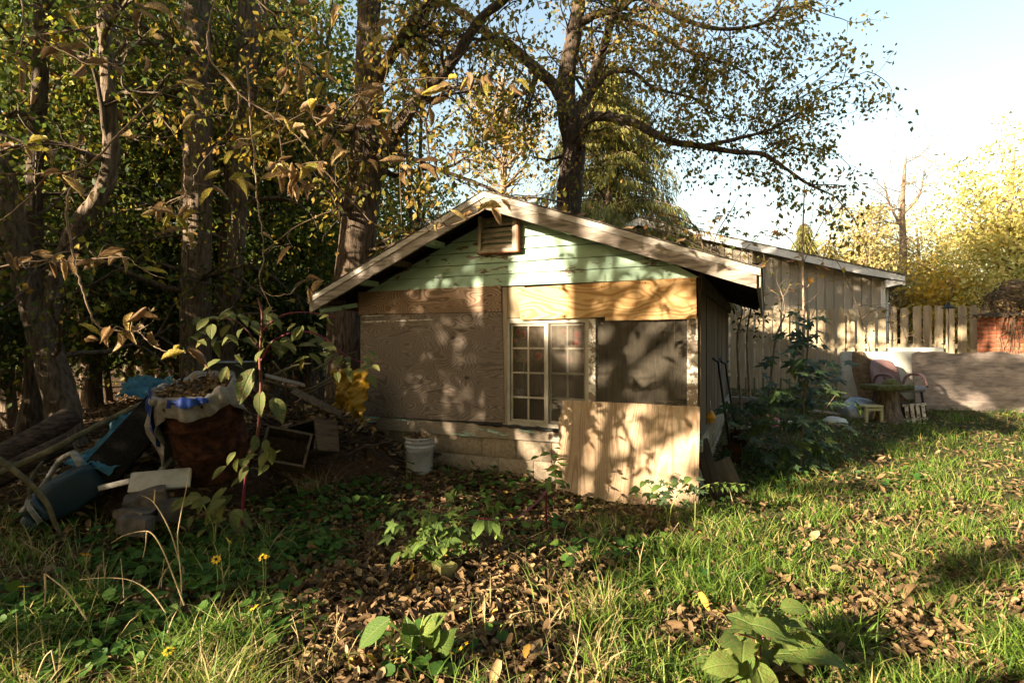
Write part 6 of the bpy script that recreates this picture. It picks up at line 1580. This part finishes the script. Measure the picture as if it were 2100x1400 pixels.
# fallen twigs and bits of bark
rng = np.random.default_rng(46); T = Tubes(); x, y = scatter(1300, rng, 2.0, 9)
for a, b in zip(x, y):
    q = np.array([a, b, gzf(a, b)+rng.uniform(.005, .03)])
    if inside_shed(q[None])[0]: continue
    L = rng.uniform(.05, .28); d = np.array([rng.normal(), rng.normal(), rng.normal(0, .12)]); d *= L/np.linalg.norm(d)
    T.add(np.array([q-d/2, q+rng.normal(0, .012, 3), q+d/2]), np.array([1, .8, .4])*rng.uniform(.0015, .005), 4)
o = T.build('fallen_twigs', M['twig'], None); tag(o, 'thin fallen twigs scattered through the leaves and grass', 'twigs', kind='stuff')
# dead branches and scrap stuck in the brush heap
for i, (a, b, Y, r, mt, lb) in enumerate((((560, 770), (640, 745), 5.9, .018, 'stick', 'dead branch slanting over the top of the brush heap'), ((600, 830), (700, 775), 5.8, .014, 'log', 'dark dead branch pointing at the yellow oilcloth'), ((520, 800), (600, 850), 5.5, .02, 'log', 'dark dead branch behind the tall pokeweed'), ((640, 760), (735, 720), 6.1, .012, 'stick', 'thin dead branch beside the shed corner'), ((560, 740), (590, 820), 5.9, .012, 'stick', 'upright dead stick in the brush heap'), ((660, 880), (600, 935), 5.3, .012, 'log', 'dead stick leaning on the open drawer'))):
    limb('dead_branch', [P(*a, Y), P((a[0]+b[0])/2+6, (a[1]+b[1])/2-8, Y+.05), P(*b, Y+.1)], [r, r*.8, r*.4], mt, lb, 'branch', 6)
board3('scrap_plank', P(600, 800, 5.7), P(700, 850, 5.75), .10, .02, 'crate', 'dark plank sloping across the brush heap', 'plank', .5)
board3('scrap_plank', P(545, 770, 5.8), P(625, 790, 6.0), .09, .02, 'grey_wood', 'grey plank lying on top of the brush heap', 'plank', .3)
# dry grass tangle near the crates
pos = np.column_stack([rng.normal(0, .10, 90), rng.normal(0, .08, 90), np.zeros(90)]); b = P(650, 950, 5.3); b[2] = gzf(b[0], b[1])
V, Fc = blades(pos, rng.uniform(.15, .42, 90), rng.uniform(.5, 1.4, 90), rng.uniform(.001, .002, 90), rng)
o = link('dry_grass_tuft', mesh_np('dry_grass_tuft', V, Fc, [M['straw']]), None, tuple(b)); tag(o, 'tuft of pale dry grass in the shade before the crates', 'grass tussock')
# brush on the pile
T = Tubes(); rng = np.random.default_rng(43)
for i in range(320):
    c = np.array([-2.25+rng.normal(0, .5), 6.05+rng.normal(0, .3), 0]); c[2] = gzf(c[0], c[1])+.45*math.exp(-((c[0]+2.25)/.9)**2)+rng.uniform(0, .12)
    d = rng.normal(size=3)*np.array([1, .6, .35]); d /= np.linalg.norm(d)
    T.add(spline([c-d*.3, c+rng.normal(0, .03, 3), c+d*.3], 3), np.linspace(rng.uniform(.005, .013), .003, 7), 4)
o = T.build('brushwood', M['log'], None); tag(o, 'dark tangle of dead twigs on the heap left of the shed', 'brushwood', kind='stuff')
rng = np.random.default_rng(44); n = 2600
cx = np.where(rng.random(n) < .5, -2.25, -3.3); cyy = np.where(cx > -3, 6.05, 5.35)
X = cx+rng.normal(0, .5, n); Y = cyy+rng.normal(0, .33, n); hh = np.where(cx > -3, .62, .50)
rx2 = np.where(cx > -3, 1.15, 1.25); ry2 = np.where(cx > -3, .75, .85); yc = np.where(cx > -3, 6.1, 5.35)
kk = np.clip(1-((X-cx)/rx2)**2-((Y-yc)/ry2)**2, 0, 1)
pos = np.column_stack([X, Y, gz(X, Y)-.02+hh*kk**.8+rng.uniform(0, .05, n)])
o = leaves('heap_leaves', pos, np.column_stack([rng.normal(size=n), rng.normal(size=n), rng.normal(0, .4, n)]), rng.uniform(.05, .1, n), CURL, M['lf_litter'], None, rng, flat=.6)
tag(o, 'brown leaves lying on the junk and brush heaps', 'leaf litter', kind='stuff')
# leaves and needles caught on the roof
rng = np.random.default_rng(45); n = 900
xx = rng.uniform(LEX, REX, n); yy = rng.uniform(-.4, 5, n); 
q = LC[None]+xx[:, None]*UX+yy[:, None]*VY; zz = np.array([rake(v) for v in xx])+.02
o = leaves('roof_debris', np.column_stack([q, zz]), np.column_stack([rng.normal(size=n), rng.normal(size=n), rng.normal(0, .3, n)]), rng.uniform(.05, .11, n), CURL, M['lf_litter'], None, rng, flat=.6)
tag(o, 'fallen leaves caught on the shed roof', 'leaf litter', kind='stuff')
# black-eyed susans
PET = []
def flower(px, py, Y, h, i, lb):
    p = P(px, py, Y); g = gzf(p[0], p[1]); rng = np.random.default_rng(800+i)
    e = emp('yellow_flower', (p[0], p[1], g), rng.uniform(0, 6), lb, 'flower', 'yellow flowers in the weeds')
    H = p[2]-g
    MB().tube(spline([(rng.normal(0, .03), rng.normal(0, .03), -.01), (rng.normal(0, .01), 0, H*.5), (0, 0, H)], 4), .0022, 5).build('stem', M['green_stem'], e)
    rot = Matrix.Rotation(rng.uniform(.2, .9), 3, 'X')
    n = 9
    for k in range(n):
        if rng.random() < .15: continue
        a = 2*math.pi*k/n; c, s = math.cos(a), math.sin(a)
        vv = [(.006, 0), (.014, .0055), (.022, .005), (.027, 0), (.022, -.005), (.014, -.0055)]
        V = [rot @ Vector((r*c-w*s, r*s+w*c, -.18*r+.001*(k % 2)))+Vector((0, 0, H)) for r, w in vv]
        MB().add(V, [(0, 1, 2, 3, 4, 5)]).build('petal', M['petal'], e)
    m = MB().lathe([(.0005, .010), (.005, .008), (.008, .002), (.007, -.002), (.0005, -.003)], 9); m.v = [rot @ Vector(v)+Vector((0, 0, H)) for v in m.v]; m.build('flower_centre', M['tar'], e)
FL = [(470, 1106, 3.3, 'left weeds below the drum, upper flower'), (443, 1146, 3.2, 'weeds below the pokeweed stem'), (538, 1142, 3.2, 'weeds left of the sunlit leaves'), (175, 1134, 3.1, 'far left weeds'), (520, 1243, 2.9, 'edge of the sunlit leaves'), (345, 1333, 2.55, 'bright tussock, upper flower'), (340, 1357, 2.5, 'bright tussock, lower flower'), (155, 1378, 2.45, 'bottom left corner'), (525, 1365, 2.5, 'bottom edge left of centre'), (888, 1282, 2.7, 'dock plant'), (925, 1335, 2.55, 'bottom centre, left flower'), (950, 1322, 2.55, 'bottom centre, right flower'), (815, 1348, 2.5, 'dock plant foot'), (545, 1138, 3.25, 'weeds beside the pokeweed, small flower'), (50, 1200, 2.9, 'left edge weeds')]
for i, (px, py, Y, lb) in enumerate(FL): flower(px, py, Y, .3, i, 'black-centred yellow flower in the '+lb)
